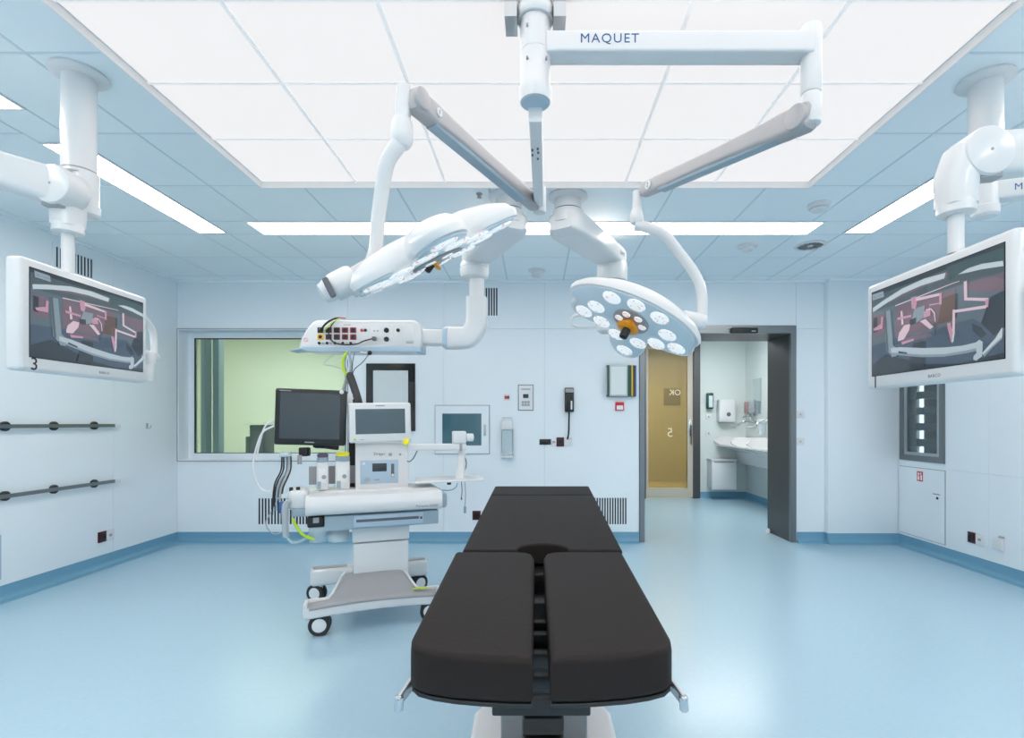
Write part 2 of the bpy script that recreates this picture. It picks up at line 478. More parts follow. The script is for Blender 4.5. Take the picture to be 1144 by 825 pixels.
def strip(x0, x1, y0, y1, label, group=None, glow='strip_glow'):
    t = thing('ceiling_light', label, 'ceiling light', ((x0 + x1) / 2, (y0 + y1) / 2, H), group=group or 'fluorescent strip lights in the ceiling')
    f = .012
    m = MB()
    for a, c in (((x0, y0, H - .006), (x0 + f, y1, H + .008)), ((x1 - f, y0, H - .006), (x1, y1, H + .008)), ((x0 + f, y0, H - .006), (x1 - f, y0 + f, H + .008)), ((x0 + f, y1 - f, H - .006), (x1 - f, y1, H + .008))):
        m.span(a, c)
    m.build('frame', M['white_matt'], t, smooth=0)
    MB().span((x0 + f, y0 + f, H - .002), (x1 - f, y1 - f, H + .006)).build('diffuser', M[glow], t, smooth=0)
strip(-2.24, 2.24, 3.945, 4.215, 'long fluorescent strip light running across the ceiling beyond the canopy', glow='strip_soft')
strip(-2.24, 2.24, -1.93, -1.66, 'unseen long strip light added across the ceiling at the near wall')  # out of view, added to light the room evenly
for sx, side in ((-1, 'left'), (1, 'right')):
    for k, (y0, y1) in enumerate(LANE):
        lab = {3: f'fluorescent strip light along the {side} of the canopy, ending near the cross strip',
               2: f'fluorescent strip light on the {side} cut by the top edge of the photo' if sx > 0 else 'fluorescent strip light end in the top left corner of the ceiling'}.get(k, f'fluorescent strip light on the {side} side, {"second" if k else "first"} from the near wall')
        a, c = sorted((sx * 2.515, sx * 2.745))
        strip(a, c, y0, y1, lab)

# ------------------------------------------------------------------ observation window and the green room
w1 = structure(thing('window_1', None, None, ((WX0 + WX1) / 2, YB, WZ0)))
RD = .19
m = MB()   # lining of the reveal
t = .012
m.span((WX0, YB - .004, WZ0), (WX0 + t, YB + RD, WZ1)); m.span((WX1 - t, YB - .004, WZ0), (WX1, YB + RD, WZ1))
m.span((WX0 + t, YB - .004, WZ1 - t), (WX1 - t, YB + RD, WZ1)); m.span((WX0 + t, YB - .004, WZ0), (WX1 - t, YB + RD, WZ0 + t))
m.build('window_lining', M['wall'], w1, smooth=0)
m = MB()
m.span((WX0 - .002, YB - .006, WZ0 - .004), (WX1, YB - .001, WZ0 + .002)); m.span((WX0 - .002, YB - .006, WZ1 - .002), (WX1, YB - .001, WZ1 + .004)); m.span((WX0 - .004, YB - .006, WZ0), (WX0 + .002, YB - .001, WZ1)); m.span((WX1 - .002, YB - .006, WZ0), (WX1 + .004, YB - .001, WZ1))
m.build('window_edge_seal', M['ink_grey'], w1, smooth=0)
fw = .065
m = MB()
y0, y1 = YB + RD - .03, YB + RD + .02
m.span((WX0 + t, y0, WZ0 + t), (WX0 + t + fw, y1, WZ1 - t)); m.span((WX1 - t - .02, y0, WZ0 + t), (WX1 - t, y1, WZ1 - t))
m.span((WX0 + t + fw, y0, WZ1 - t - fw), (WX1 - t - .02, y1, WZ1 - t)); m.span((WX0 + t + fw, y0, WZ0 + t), (WX1 - t - .02, y1, WZ0 + t + fw))
m.build('window_frame', M['wall'], w1, smooth=0)
gx0, gx1, gz0, gz1 = WX0 + t + fw, WX1 - t - .02, WZ0 + t + fw, WZ1 - t - fw
m = MB()
s_ = .012
m.span((gx0, y0 - .002, gz0), (gx0 + s_, y0 + .01, gz1)); m.span((gx0 + s_, y0 - .002, gz1 - s_), (gx1, y0 + .01, gz1)); m.span((gx0 + s_, y0 - .002, gz0), (gx1, y0 + .01, gz0 + s_ * .6))
m.build('glazing_seal', M['ink'], w1, smooth=0)
MB().span((gx0 + s_, y0 + .012, gz0), (gx1, y0 + .018, gz1)).build('window_pane', M['window_glass'], w1, smooth=0)
# far frame of the double window: two stepped posts seen through the pane
m = MB(); m.span((gx0, y1 + .06, WZ0 - .1), (gx0 + .06, y1 + .16, WZ1 + .1)); m.build('window_post', M['bluegrey'], w1, smooth=0)
m = MB(); m.span((gx0 + .075, y1 + .16, WZ0 - .1), (gx0 + .145, y1 + .26, WZ1 + .1)); m.build('window_post', M['paleblue'], w1, smooth=0)
m = MB(); m.span((gx1 - .10, y1 + .05, WZ0 - .1), (gx1 - .055, y1 + .12, WZ1 + .1)); m.build('window_post', M['pale_green'], w1, smooth=0)
m = MB(); m.span((gx1 - .055, y1 + .05, WZ0 - .1), (gx1 + .03, y1 + .08, WZ1 + .1)); m.build('window_post', M['cream'], w1, smooth=0)
# room beyond
for nm, bx in (('wall_green_back', (-6.6, 8.4, 0, -1.2, 8.5, 2.7)), ('wall_green_left', (-6.7, YB + .18, 0, -6.6, 8.5, 2.7)), ('wall_green_right', (-1.3, YB + .18, 0, -1.2, 8.4, 2.7)),
               ('ceiling_green', (-6.6, YB + .18, 2.7, -1.2, 8.5, 2.8)), ('floor_green', (-6.6, YB + .18, -.06, -1.2, 8.4, 0)), ('wall_green_front', (-6.6, YB + .10, 0, XL - .1, YB + .18, 2.7))):
    structure(seg(bx).build(nm, M['green_wall'], smooth=0))
t = thing('ceiling_light', 'ceiling light panel of the green room behind the observation window', 'ceiling light', (-3.9, 6.9, 2.69))
MB().span((-4.9, 6.7, 2.675), (-2.6, 7.1, 2.69)).build('diffuser', M['room_glow'], t, smooth=0)
m = MB(); m.span((-4.92, 6.68, 2.68), (-4.9, 7.12, 2.7)); m.span((-2.6, 6.68, 2.68), (-2.58, 7.12, 2.7)); m.span((-4.9, 6.68, 2.68), (-2.6, 6.7, 2.7)); m.span((-4.9, 7.1, 2.68), (-2.6, 7.12, 2.7))
m.build('frame', M['white_matt'], t, smooth=0)
# desk with dark equipment in the green room
dk = thing('control_desk', 'white desk top behind the observation window', 'desk', (-3.55, 6.65, 0))
MB().span((-4.4, 6.25, .76), (-2.4, 7.05, .80)).build('desk_top', M['white_matt'], dk, smooth=0)
for x in (-4.33, -2.47): MB().span((x - .03, 6.3, 0), (x + .03, 7.0, .76)).build('desk_leg', M['grey'], dk, smooth=0)
eq = thing('equipment_case', 'dark grey stepped case standing behind the observation window', 'case', (-3.55, 6.6, .80))
m = MB()
a = at(281, 475, 6.55); c = at(298, 512, 6.55)
m.span((a.x, 6.5, .80), (c.x, 6.75, a.z), .012)
m.build('case_body', M['case'], eq)
a2 = at(275.5, 488, 6.55)
m = MB(); m.span((a2.x, 6.52, .80), (a.x, 6.72, a2.z), .01); m.build('case_side_box', M['case'], eq)
m = MB(); m.span((a.x + .02, 6.492, .95), (c.x - .02, 6.5, 1.2)); m.build('case_front_panel', M['ink_grey'], eq, smooth=0)
o = MB().span((at(322, 500, 6.6).x, 6.5, .80), (at(303, 500, 6.6).x, 6.7, .90), .02).build('desk_telephone', M['case'])
tag(o, 'small dark grey device lying on the desk behind the window', 'device')

# ------------------------------------------------------------------ doorway and scrub room
dr = structure(thing('door_1', None, None, ((DX0 + DX1) / 2, YB, 0)))
m = MB(); m.span((DX1, YB - .012, 0), (DX1 + .06, YB + .03, DZ + .085)); m.build('door_jamb', M['steel'], dr, smooth=0)
m = MB(); m.span((DX0 - .06, YB - .012, 0), (DX0 - .005, YB + .03, DZ + .085)); m.build('door_jamb', M['steel'], dr, smooth=0)
m = MB(); m.span((DX0 - .005, YB - .012, DZ), (DX1, YB + .03, DZ + .085)); m.build('door_head', M['steel'], dr, smooth=0)
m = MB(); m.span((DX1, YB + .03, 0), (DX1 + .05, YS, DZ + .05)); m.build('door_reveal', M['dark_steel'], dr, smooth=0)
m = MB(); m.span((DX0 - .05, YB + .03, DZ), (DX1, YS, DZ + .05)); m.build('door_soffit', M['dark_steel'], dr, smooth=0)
m = MB(); m.span((DX0 - .06, YB + .03, 0), (DX0 - .002, YS - .12, DZ)); m.build('door_slot', M['black'], dr, smooth=0)
# sliding leaf, run back into its pocket so that only its edge shows
sl = MB().span((DX0 - .9, YS - .1, .012), (DX0 + .05, YS - .05, DZ - .01), .004).build('sliding_door_leaf', M['wall'], dr)
s0 = at(817, 372, YB - .05); s1 = at(847, 366, YB - .05)
ds = thing('door_sensor', 'slim black motion sensor above the doorway', 'sensor', ((s0.x + s1.x) / 2, YB - .012, s0.z))
MB().span((s0.x, YB - .06, s0.z - .005), (s1.x, YB - .012, s1.z), .012).build('sensor_body', M['black'], ds)
MB().span((s1.x - .075, YB - .0615, s0.z + .012), (s1.x - .03, YB - .06, s0.z + .022)).build('sensor_lens', M['grey'], ds, smooth=0)
# scrub room shell: walls, ceiling
YR = 8.83; XRR = 3.63
G = structure(seg((2.80, YR, 0, XRR + .1, YR + .1, 2.75), (-.9, YR, 0, 1.90, YR + .1, 2.75), (1.90, YR, 2.69, 2.80, YR + .1, 2.75)).build('wall_scrub_back', M['scrub_wall'], smooth=0))
structure(seg((XRR, YS, 0, XRR + .1, YR, 2.75)).build('wall_scrub_right', M['scrub_wall'], smooth=0))
structure(seg((-1.0, YS, 0, -.9, YR, 2.75)).build('wall_scrub_left', M['scrub_wall'], smooth=0))
structure(seg((-1.0, YS - .04, 0, DX0 - .06, YS, 2.75), (DX1 + .05, YB + .18, 0, XRR + .1, YS, 2.75), (DX0 - .06, YS - .04, DZ + .05, DX1 + .05, YS, 2.75)).build('wall_scrub_front', M['scrub_wall'], smooth=0))
structure(seg((-1.0, YS - .04, 2.75, XRR + .1, YR + .1, 2.85)).build('ceiling_scrub', M['ceil'], smooth=0))
cove('baseboard_scrub', [((2.80, YR), (XRR, YR), (0, -1)), ((XRR, YS), (XRR, YR), (-1, 0))])
t = thing('ceiling_light', 'ceiling light panel of the scrub room beyond the doorway', 'ceiling light', (2.6, 7.5, 2.74))
MB().span((1.9, 6.9, 2.725), (3.2, 7.5, 2.74)).build('diffuser', M['scrub_glow'], t, smooth=0)
m = MB(); m.span((1.88, 6.88, 2.73), (1.9, 7.52, 2.75)); m.span((3.2, 6.88, 2.73), (3.22, 7.52, 2.75)); m.span((1.9, 6.88, 2.73), (3.2, 6.9, 2.75)); m.span((1.9, 7.5, 2.73), (3.2, 7.52, 2.75))
m.build('frame', M['white_matt'], t, smooth=0)
# glass door in the far wall of the scrub room, corridor behind it
d2 = structure(thing('door_2', None, None, (2.36, YR, 0)))
xg0, xg1 = 1.95, at(768, 500, YR).x
jx0, jx1 = at(774.5, 500, YR).x, at(781.5, 500, YR).x
m = MB(); m.span((jx0, YR - .04, 0), (jx1, YR + .12, 2.70)); m.build('door_jamb', M['dark_steel'], d2, smooth=0)
m = MB(); m.span((1.84, YR - .04, 0), (1.90, YR + .12, 2.70)); m.build('door_jamb', M['dark_steel'], d2, smooth=0)
m = MB(); m.span((1.90, YR - .04, 2.65), (jx0, YR + .12, 2.70)); m.build('door_head', M['dark_steel'], d2, smooth=0)
zb = at(740, 545.5, YR).z
m = MB()
m.span((1.91, YR, .02), (xg0, YR + .05, 2.645)); m.span((xg1, YR, .02), (jx0 - .004, YR + .05, 2.645)); m.span((xg0, YR, .02), (xg1, YR + .05, zb)); m.span((xg0, YR, 2.58), (xg1, YR + .05, 2.645))
m.build('door_frame', M['oak'], d2, smooth=0)
MB().span((xg0, YR + .02, zb), (xg1, YR + .03, 2.58)).build('door_pane', M['door_glass'], d2, smooth=0)
m = MB()
hx = at(771.5, 490, YR).x; hz = at(771, 486, YR).z
m.cyl((hx, YR - .05, hz - .17), (hx, YR - .05, hz + .17), .012, n=10); m.cyl((hx, YR - .05, hz + .13), (hx, YR, hz + .13), .01, n=8); m.cyl((hx, YR - .05, hz - .13), (hx, YR, hz - .13), .01, n=8)
m.build('door_handle', M['steel'], d2)
o = MB().span((hx - .028, YR - .01, hz - .02), (hx + .028, YR, hz + .26), .004).build('lock_plate', M['chrome'], d2)
FM = lambda p: frame_m(p, (-1, 0, 0), (0, 0, 1))    # mirrored lettering: read from the corridor side
p = at(754, 439, YR + .015); text('OK', .14, frame_m(p, (1, 0, 0), (0, 0, 1)) @ Matrix.Diagonal((-1, 1, 1, 1)), M['cream'], 'lettering', d2)
p = at(748.5, 484, YR + .015); text('5', .22, frame_m(p, (1, 0, 0), (0, 0, 1)) @ Matrix.Diagonal((-1, 1, 1, 1)), M['cream'], 'lettering', d2)
for nm, bx in (('wall_corridor_back', (-.5, 11.4, 0, 4.2, 11.5, 2.9)), ('wall_corridor_left', (-.6, YR + .12, 0, -.5, 11.5, 2.9)), ('wall_corridor_right', (4.2, YR + .12, 0, 4.3, 11.5, 2.9)),
               ('ceiling_corridor', (-.6, YR + .1, 2.9, 4.3, 11.5, 3.0)), ('floor_corridor', (-.6, YR + .1, -.06, 4.3, 11.5, 0))):
    structure(seg(bx).build(nm, M['olive'], smooth=0))
t = thing('ceiling_light', 'warm corridor ceiling lamp behind the tinted glass door', 'ceiling light', (2.2, 9.6, 2.89))
m = MB(); m.span((1.4, 9.4, 2.87), (3.3, 9.8, 2.89)); m.build('diffuser', M['warm_glow'], t, smooth=0)
m = MB(); m.span((1.37, 9.37, 2.865), (1.4, 9.83, 2.9)); m.span((3.3, 9.37, 2.865), (3.33, 9.83, 2.9)); m.span((1.4, 9.37, 2.865), (3.3, 9.4, 2.9)); m.span((1.4, 9.8, 2.865), (3.3, 9.83, 2.9)); m.build('frame', M['white_matt'], t, smooth=0)
p0 = at(743, 434, 11.3); p1 = at(761, 453, 11.3)
o = MB().span((p0.x, 11.37, p1.z), (p1.x, 11.4, p0.z)).build('glass_reflection_patch', M['door_reflection']); tag(o, 'dark square patch added for the reflection in the glass door', 'door_reflection')  # stands in for a reflection in the door glass, as a dark square

# ------------------------------------------------------------------ things fixed to walls and ceiling
def mid(a, c): return (Vector(a) + Vector(c)) / 2

def vent(label, Mx, w, h, n, border, loc):
    """Grille: frame plate, dark back, upright slats. Mx: local x right, y up, z out of the wall."""
    t = thing('wall_vent', label, 'vent', loc, group='slotted air return grilles')
    m = MB(); B = border
    m.span((-w / 2 - B, -h / 2 - B, 0), (-w / 2, h / 2 + B, .006), M=Mx); m.span((w / 2, -h / 2 - B, 0), (w / 2 + B, h / 2 + B, .006), M=Mx)
    m.span((-w / 2, h / 2, 0), (w / 2, h / 2 + B, .006), M=Mx); m.span((-w / 2, -h / 2 - B, 0), (w / 2, -h / 2, .006), M=Mx)
    m.build('frame', M['wall'], t, smooth=0)
    MB().span((-w / 2, -h / 2, .0005), (w / 2, h / 2, .0015), M=Mx).build('backing', M['black'], t, smooth=0)
    p = w / n
    for i in range(n):
        x = -w / 2 + (i + 1) * p
        MB().span((x - p * .42, -h / 2, .0015), (min(x, w / 2), h / 2, .0055), M=Mx).build('slat', M['wall'], t, smooth=0)
def back_frame(px0, py0, px1, py1, Y=YB):
    a, c = at(px0, py0, Y), at(px1, py1, Y)
    o = mid(a, c)
    return frame_m(o, (1, 0, 0), (0, 0, 1)), abs(c.x - a.x), abs(c.z - a.z), o
for lab, r, n, bd in (('small upright grille high on the back wall beside the supply pendant', (531, 322, 557, 353), 9, .035),
                  ('wide grille low on the back wall behind the anaesthesia machine', (289, 557, 345, 586), 16, .05),
                  ('wide grille low on the back wall beside the doorway', (652, 556.5, 701, 586), 17, .06)):
    mx, w, h, o = back_frame(*r)
    vent(lab, mx, w, h, n, bd, o)
# left wall
def left_pt(px, py):
    Y = FPX * XL / (px - VX); return V(XL, Y, EYE + (VY - py) / FPX * Y)
def right_pt(px, py, X=XR):
    Y = FPX * X / (px - VX); return V(X, Y, EYE + (VY - py) / FPX * Y)
a, c = left_pt(62, 286), left_pt(104, 306)
o = V(XL, (a.y + c.y) / 2, 2.665)
vent('grille high on the left wall behind the left display', frame_m(o, (0, 1, 0), (0, 0, 1)), c.y - a.y, .165, 11, .03, o)

def rail(label, py):
    p = left_pt(130, py); z = p.z; y1 = p.y; y0 = 2.9
    t = thing('equipment_rail', label, 'rail', (XL, (y0 + y1) / 2, z))
    MB().span((XL + .028, y0, z - .0145), (XL + .038, y1 - .06, z + .0145)).build('rail_bar', M['steel'], t, smooth=0)
    MB().span((XL + .026, y1 - .06, z - .016), (XL + .04, y1, z + .016), .003).build('end_cap', M['white_matt'], t)
    for y in (3.10, 3.772, 4.155, 4.535):
        m = MB(); m.lathe([(.036, 0), (.036, .018), (.03, .025), (.012, .026), (.012, .03)], (XL, y, z), (1, 0, 0), 24)
        m.build('rail_mount', M['black'], t)
rail('upper steel equipment rail with black round mounts on the left wall', 475.6)
rail('lower steel equipment rail with black round mounts on the left wall', 537)
p = left_pt(164, 476)
m = MB(); m.span((XL, p.y - .012, p.z - .03), (XL + .006, p.y + .012, p.z + .025)); m.tube([(XL + .004, p.y, p.z - .02), (XL + .03, p.y, p.z - .026), (XL + .04, p.y, p.z - .005)], .004, 8)
m.sphere((XL + .04, p.y, p.z), .007)
tag(m.build('coat_hook', M['chrome']), 'tiny chrome hook on the left wall right of the rails', 'hook')

def socket_unit(label, Mx, parts, cat='socket', group=None):
    """parts: (x0, x1, half height, material, kind) side by side on a plate; local z out of the wall."""
    t = thing('wall_socket', label, cat, Mx.translation, group=group)
    for x0, x1, hh, mt, kind in parts:
        m = MB(); m.span((x0, -hh, 0), (x1, hh, .011), .003, M=Mx)
        o = m.build('socket_plate', mt, t)
        cxm = (x0 + x1) / 2
        if kind == 'schuko':
            m = MB(); c0 = Mx @ V(cxm, 0, .0111); zz = (Mx.to_3x3() @ V(0, 0, 1))
            m.lathe([(min(hh, (x1 - x0) / 2) * .72, 0), (min(hh, (x1 - x0) / 2) * .72, .003), (min(hh, (x1 - x0) / 2) * .55, .003), (min(hh, (x1 - x0) / 2) * .5, -.004)], c0, zz, 20)
            q = m.build('socket_cup', M['black'] if mt in (M['maroon'], M['black'], M['red']) else M['white_matt'], t)
        elif kind == 'rj':
            m = MB(); m.span((cxm - .014, -.012, .011), (cxm + .014, .010, .014), M=Mx); m.build('data_port', M['grey'], t, smooth=0)
        elif kind == 'rocker':
            m = MB(); m.span((cxm - .026, -.026, .011), (cxm + .026, .026, .016), .003, M=Mx); m.build('rocker', M['white_matt'], t)
    return t
p = mid(left_pt(110, 600), left_pt(125.5, 598)); mx = frame_m(p, (0, 1, 0), (0, 0, 1))
socket_unit('dark red and white double socket low on the left wall', mx, [(-.085, 0, .048, M['maroon'], 'schuko'), (0, .085, .048, M['white_matt'], 'rj')])
# access panel at the left edge
a, c = left_pt(5.5, 594), left_pt(5.5, 650)
t = thing('access_panel', 'pale flush access panel low on the left wall at the photo edge', 'panel', (XL, 3.5, .3))
z0, z1 = .14, .508
m = MB(); m.span((XL, 3.2, z0), (XL + .004, a.y, z1)); m.build('frame', M['wall'], t, smooth=0)
m = MB(); m.span((XL + .004, 3.22, z0 + .02), (XL + .006, a.y - .03, z1 - .02)); m.build('panel_door', M['paleblue'], t, smooth=0)

# right wall: glazed cabinet in its recess, hose cabinet, sockets
t = thing('recessed_cabinet', 'glazed cabinet with lit glass shelves set into the right wall', 'cabinet', (XR, (CY0 + CY1) / 2, CZ0))
m = MB(); f = .06
m.span((XR - .012, CY0, CZ0), (XR + .02, CY0 + f, CZ1)); m.span((XR - .012, CY1 - f, CZ0), (XR + .02, CY1, CZ1)); m.span((XR - .012, CY0 + f, CZ0), (XR + .02, CY1 - f, CZ0 + f)); m.span((XR - .012, CY0 + f, CZ1 - f), (XR + .02, CY1 - f, CZ1))
m.build('frame', M['steel'], t, smooth=0)
iy0, iy1, iz0, iz1 = CY0 + f, CY1 - f, CZ0 + f, CZ1 - f
XD = XR + .42
m = MB(); m.span((XR + .02, iy0 - .01, iz0 - .01), (XD, iy0, iz1 + .01)); m.span((XR + .02, iy1, iz0 - .01), (XD, iy1 + .01, iz1 + .01)); m.span((XR + .02, iy0, iz0 - .01), (XD, iy1, iz0)); m.span((XR + .02, iy0, iz1), (XD, iy1, iz1 + .01)); m.span((XD, iy0 - .01, iz0 - .01), (XD + .01, iy1 + .01, iz1 + .01))
m.build('carcass', M['steel'], t, smooth=0)
m = MB(); m.span((XR - .004, iy0, iz0), (XR + .012, iy0 + .035, iz1)); m.span((XR - .004, iy1 - .035, iz0), (XR + .012, iy1, iz1)); m.span((XR - .004, iy0 + .035, iz0), (XR + .012, iy1 - .035, iz0 + .03)); m.span((XR - .004, iy0 + .035, iz1 - .03), (XR + .012, iy1 - .035, iz1))
dd = m.build('door_frame', M['alu'], t, smooth=0)
MB().span((XR + .004, iy0 + .035, iz0 + .03), (XR + .008, iy1 - .035, iz1 - .03)).build('door_pane', M['cab_glass'], t, smooth=0)
for k in range(6):
    z = iz0 + .09 + k * .165
    MB().span((XR + .05, iy0, z), (XD, iy1, z + .012)).build('shelf', M['pale_green'], t, smooth=0)
    MB().span((XR + .08, iy1 - .16, z + .012), (XR + .36, iy1 - .045, z + .075), .008).build('tray', M['paleblue'], t)
MB().span((XR + .15, iy1 - .03, iz0), (XR + .18, iy1 - .01, iz1)).build('light_tube', M['cab_glow'], t, smooth=0)
a, c = right_pt(1005.5, 521), right_pt(1056, 609)
y0, y1, z0, z1 = c.y, a.y, .137, .842
t = thing('hose_cabinet', 'flush pale cabinet door with red sign on the right wall', 'cabinet', (XR, (y0 + y1) / 2, z0))
MB().span((XR - .003, y0 - .004, z0 - .004), (XR, y1 + .004, z1 + .004)).build('frame', M['ink_grey'], t, smooth=0)
MB().span((XR - .006, y0, z0), (XR - .003, y1, z1)).build('cabinet_door', M['wall'], t, smooth=0)
MR = frame_m((XR - .006, 0, 0), (0, -1, 0), (0, 0, 1))      # local x toward the camera, z into the room
def rm(p, dx=.0065): return frame_m((XR - dx, p.y, p.z), (0, -1, 0), (0, 0, 1))
p = right_pt(1028.5, 532.5); mx = rm(p)
sg = MB().span((-.04, -.05, 0), (.04, .05, .001), M=mx).build('warning_sign', M['sign_red'], t, smooth=0)
m = MB(); m.span((-.027, .008, .0011), (-.007, .038, .0014), M=mx); m.span((-.03, -.038, .0011), (-.005, .002, .0014), M=mx); m.span((.008, -.038, .0011), (.03, .014, .0014), M=mx); m.span((.004, .02, .0011), (.02, .038, .0014), M=mx)
m.build('sign_pictogram', M['paper'], t, smooth=0)['kind'] = 'stuff'
p = right_pt(1048, 557); mx = rm(p)
MB().cyl(mx @ V(0, 0, 0), mx @ V(0, 0, .004), .013, n=16).build('keyhole', M['ink'], t)
text('FIRE HOSE', .018, rm(right_pt(1047, 552.5)), M['ink_grey'], 'lettering', t) if False else None
m = MB(); q = rm(right_pt(1047, 552.6)); m.span((-.045, -.004, 0), (.045, .004, .0006), M=q); m.build('door_label', M['ink_grey'], t, smooth=0)
p = right_pt(1091, 602); mx = frame_m(p, (0, -1, 0), (0, 0, 1))
socket_unit('dark red and white double socket low on the right wall', mx, [(-.085, 0, .048, M['maroon'], 'schuko'), (0, .085, .048, M['white_matt'], 'rj')])
p = right_pt(1117.5, 607); mx = frame_m(p, (0, -1, 0), (0, 0, 1))
t = thing('wall_box', 'square white box low on the right wall beside the double socket', 'box', p)
MB().span((-.045, -.055, 0), (.045, .045, .03), .004, M=mx).build('box_lid', M['white_matt'], t)
MB().span((.0, .045, 0), (.04, .06, .02), .003, M=mx).build('box_clip', M['grey'], t)

# ---- back wall items
def bw(px0, py0, px1, py1, d=0.0): return back_frame(px0, py0, px1, py1, YB - d)
# film viewer with black frame
mx, w, h, o = bw(409.5, 406.5, 464, 482)
t = thing('film_viewer', 'black framed film viewer with pale sheet behind the anaesthesia machine', 'viewer', o)
bd = .075
m = MB(); m.span((-w / 2, -h / 2, 0), (-w / 2 + bd, h / 2, .014), M=mx); m.span((w / 2 - bd, -h / 2, 0), (w / 2, h / 2, .014), M=mx); m.span((-w / 2 + bd, h / 2 - bd, 0), (w / 2 - bd, h / 2, .014), M=mx); m.span((-w / 2 + bd, -h / 2, 0), (w / 2 - bd, -h / 2 + bd, .014), M=mx)
m.build('frame', M['black_gloss'], t, smooth=0)
MB().span((-w / 2 + bd, -h / 2 + bd, 0), (w / 2 - bd, h / 2 - bd, .01), M=mx).build('viewer_sheet', M['lightbox'], t, smooth=0)
# pass-through hatch
mx, w, h, o = bw(486.5, 453.5, 546.5, 507)
t = thing('pass_through_hatch', 'pale pass-through hatch with dark glass in the back wall', 'hatch', o)
m = MB(); m.span((-w / 2 - .006, -h / 2 - .006, 0), (w / 2 + .006, h / 2 + .006, .003), M=mx); m.build('frame', M['ink_grey'], t, smooth=0)
a, c = at(494.3, 462.3, YB), at(538, 498, YB)
lx0, lx1, lz0, lz1 = a.x - o.x, c.x - o.x, c.z - o.z, a.z - o.z
m = MB(); m.span((-w / 2, -h / 2, .003), (lx0, h / 2, .016), M=mx); m.span((lx1, -h / 2, .003), (w / 2, h / 2, .016), M=mx); m.span((lx0, lz1, .003), (lx1, h / 2, .016), M=mx); m.span((lx0, -h / 2, .003), (lx1, lz0, .016), M=mx)
m.build('hatch_door', M['wall'], t, smooth=0)
MB().span((lx0, lz0, .003), (lx1, lz1, .009), M=mx).build('hatch_pane', M['hatch_glass'], t, smooth=0)
q = at(541.8, 481, YB) - o
MB().span((q.x - .012, q.z - .06, .016), (q.x + .012, q.z + .06, .022), .004, M=mx).build('pull_handle', M['alu'], t)
# small lit switch
mx, w, h, o = bw(562.5, 440, 570, 447.5)
t = thing('alarm_switch', 'small white switch with red and green lights on the back wall', 'switch', o)
MB().span((-w / 2, -h / 2, 0), (w / 2, h / 2, .01), .003, M=mx).build('switch_plate', M['white_matt'], t)
MB().span((-w / 2 + .013, -h / 2 + .015, .01), (.004, h / 2 - .025, .013), M=mx).build('red_button', M['sign_red'], t, smooth=0)
MB().span((.006, -h / 2 + .015, .01), (w / 2 - .010, h / 2 - .025, .013), M=mx).build('green_button', M['green_disp'], t, smooth=0)
# gas alarm panel
mx, w, h, o = bw(578.8, 430, 596, 459)
t = thing('gas_alarm', 'grey framed control panel with keypad on the back wall', 'panel', o)
MB().span((-w / 2, -h / 2, 0), (w / 2, h / 2, .008), .002, M=mx).build('frame', M['ink_grey'], t)
MB().span((-w / 2 + .008, -h / 2 + .008, .008), (w / 2 - .008, h / 2 - .008, .011), M=mx).build('panel_face', M['white_matt'], t, smooth=0)
MB().span((-.03, -.005, .011), (.03, .038, .0125), M=mx).build('panel_display', M['lcd'], t, smooth=0)
for i in range(3):
    for k in range(2):
        MB().span((-.045 + i * .031, -.092 + k * .03, .011), (-.019 + i * .031, -.068 + k * .03, .014), M=mx).build('key', M['grey'], t, smooth=0)
MB().span((-.05, .085, .011), (.05, .098, .0115), M=mx).build('panel_label', M['grey'], t, smooth=0)
# wall telephone handset
mx, w, h, o = bw(630.8, 433.5, 641, 460.5)
t = thing('wall_telephone', 'black wall telephone with hanging cord on the back wall', 'telephone', o)
MB().span((-w / 2, -h / 2, 0), (w / 2, h / 2, .035), .008, M=mx).build('cradle', M['black'], t)
MB().span((-w / 2 + .012, -h / 2 - .0, .035), (w / 2 - .012, h / 2 - .07, .07), .012, M=mx).build('handset', M['black'], t)
MB().span((-w / 2 + .006, h / 2 - .055, .035), (w / 2 - .006, h / 2 - .012, .045), .004, M=mx).build('earpiece_rest', M['grey'], t)
MB().span((.012, -h / 2 + .025, .07), (.028, -h / 2 + .12, .0715), M=mx).build('number_label', M['paper'], t, smooth=0)
MB().tube([mx @ V(-.002, -h / 2 + .01, .03), mx @ V(-.004, -h / 2 - .10, .03), mx @ V(-.008, -h / 2 - .23, .03), mx @ V(-.02, -h / 2 - .30, .02)], .009, 8).build('cord', M['black'], t)
# sockets under the telephone
p = at(621.5, 494, YB); mx = frame_m(p, (1, 0, 0), (0, 0, 1))
socket_unit('row of black, dark red and white sockets below the wall telephone', mx, [(-.185, -.06, .03, M['black'], None), (-.055, -.0, .045, M['white_matt'], 'rj'), (0.0, .085, .05, M['maroon'], 'schuko'), (.085, .175, .05, M['white_matt'], 'schuko')])
p = at(534, 576, YB); mx = frame_m(p, (1, 0, 0), (0, 0, 1))
socket_unit('dark red socket low on the back wall just left of the table', mx, [(-.06, .03, .05, M['maroon'], 'schuko'), (.03, .12, .05, M['white_matt'], 'rj')])
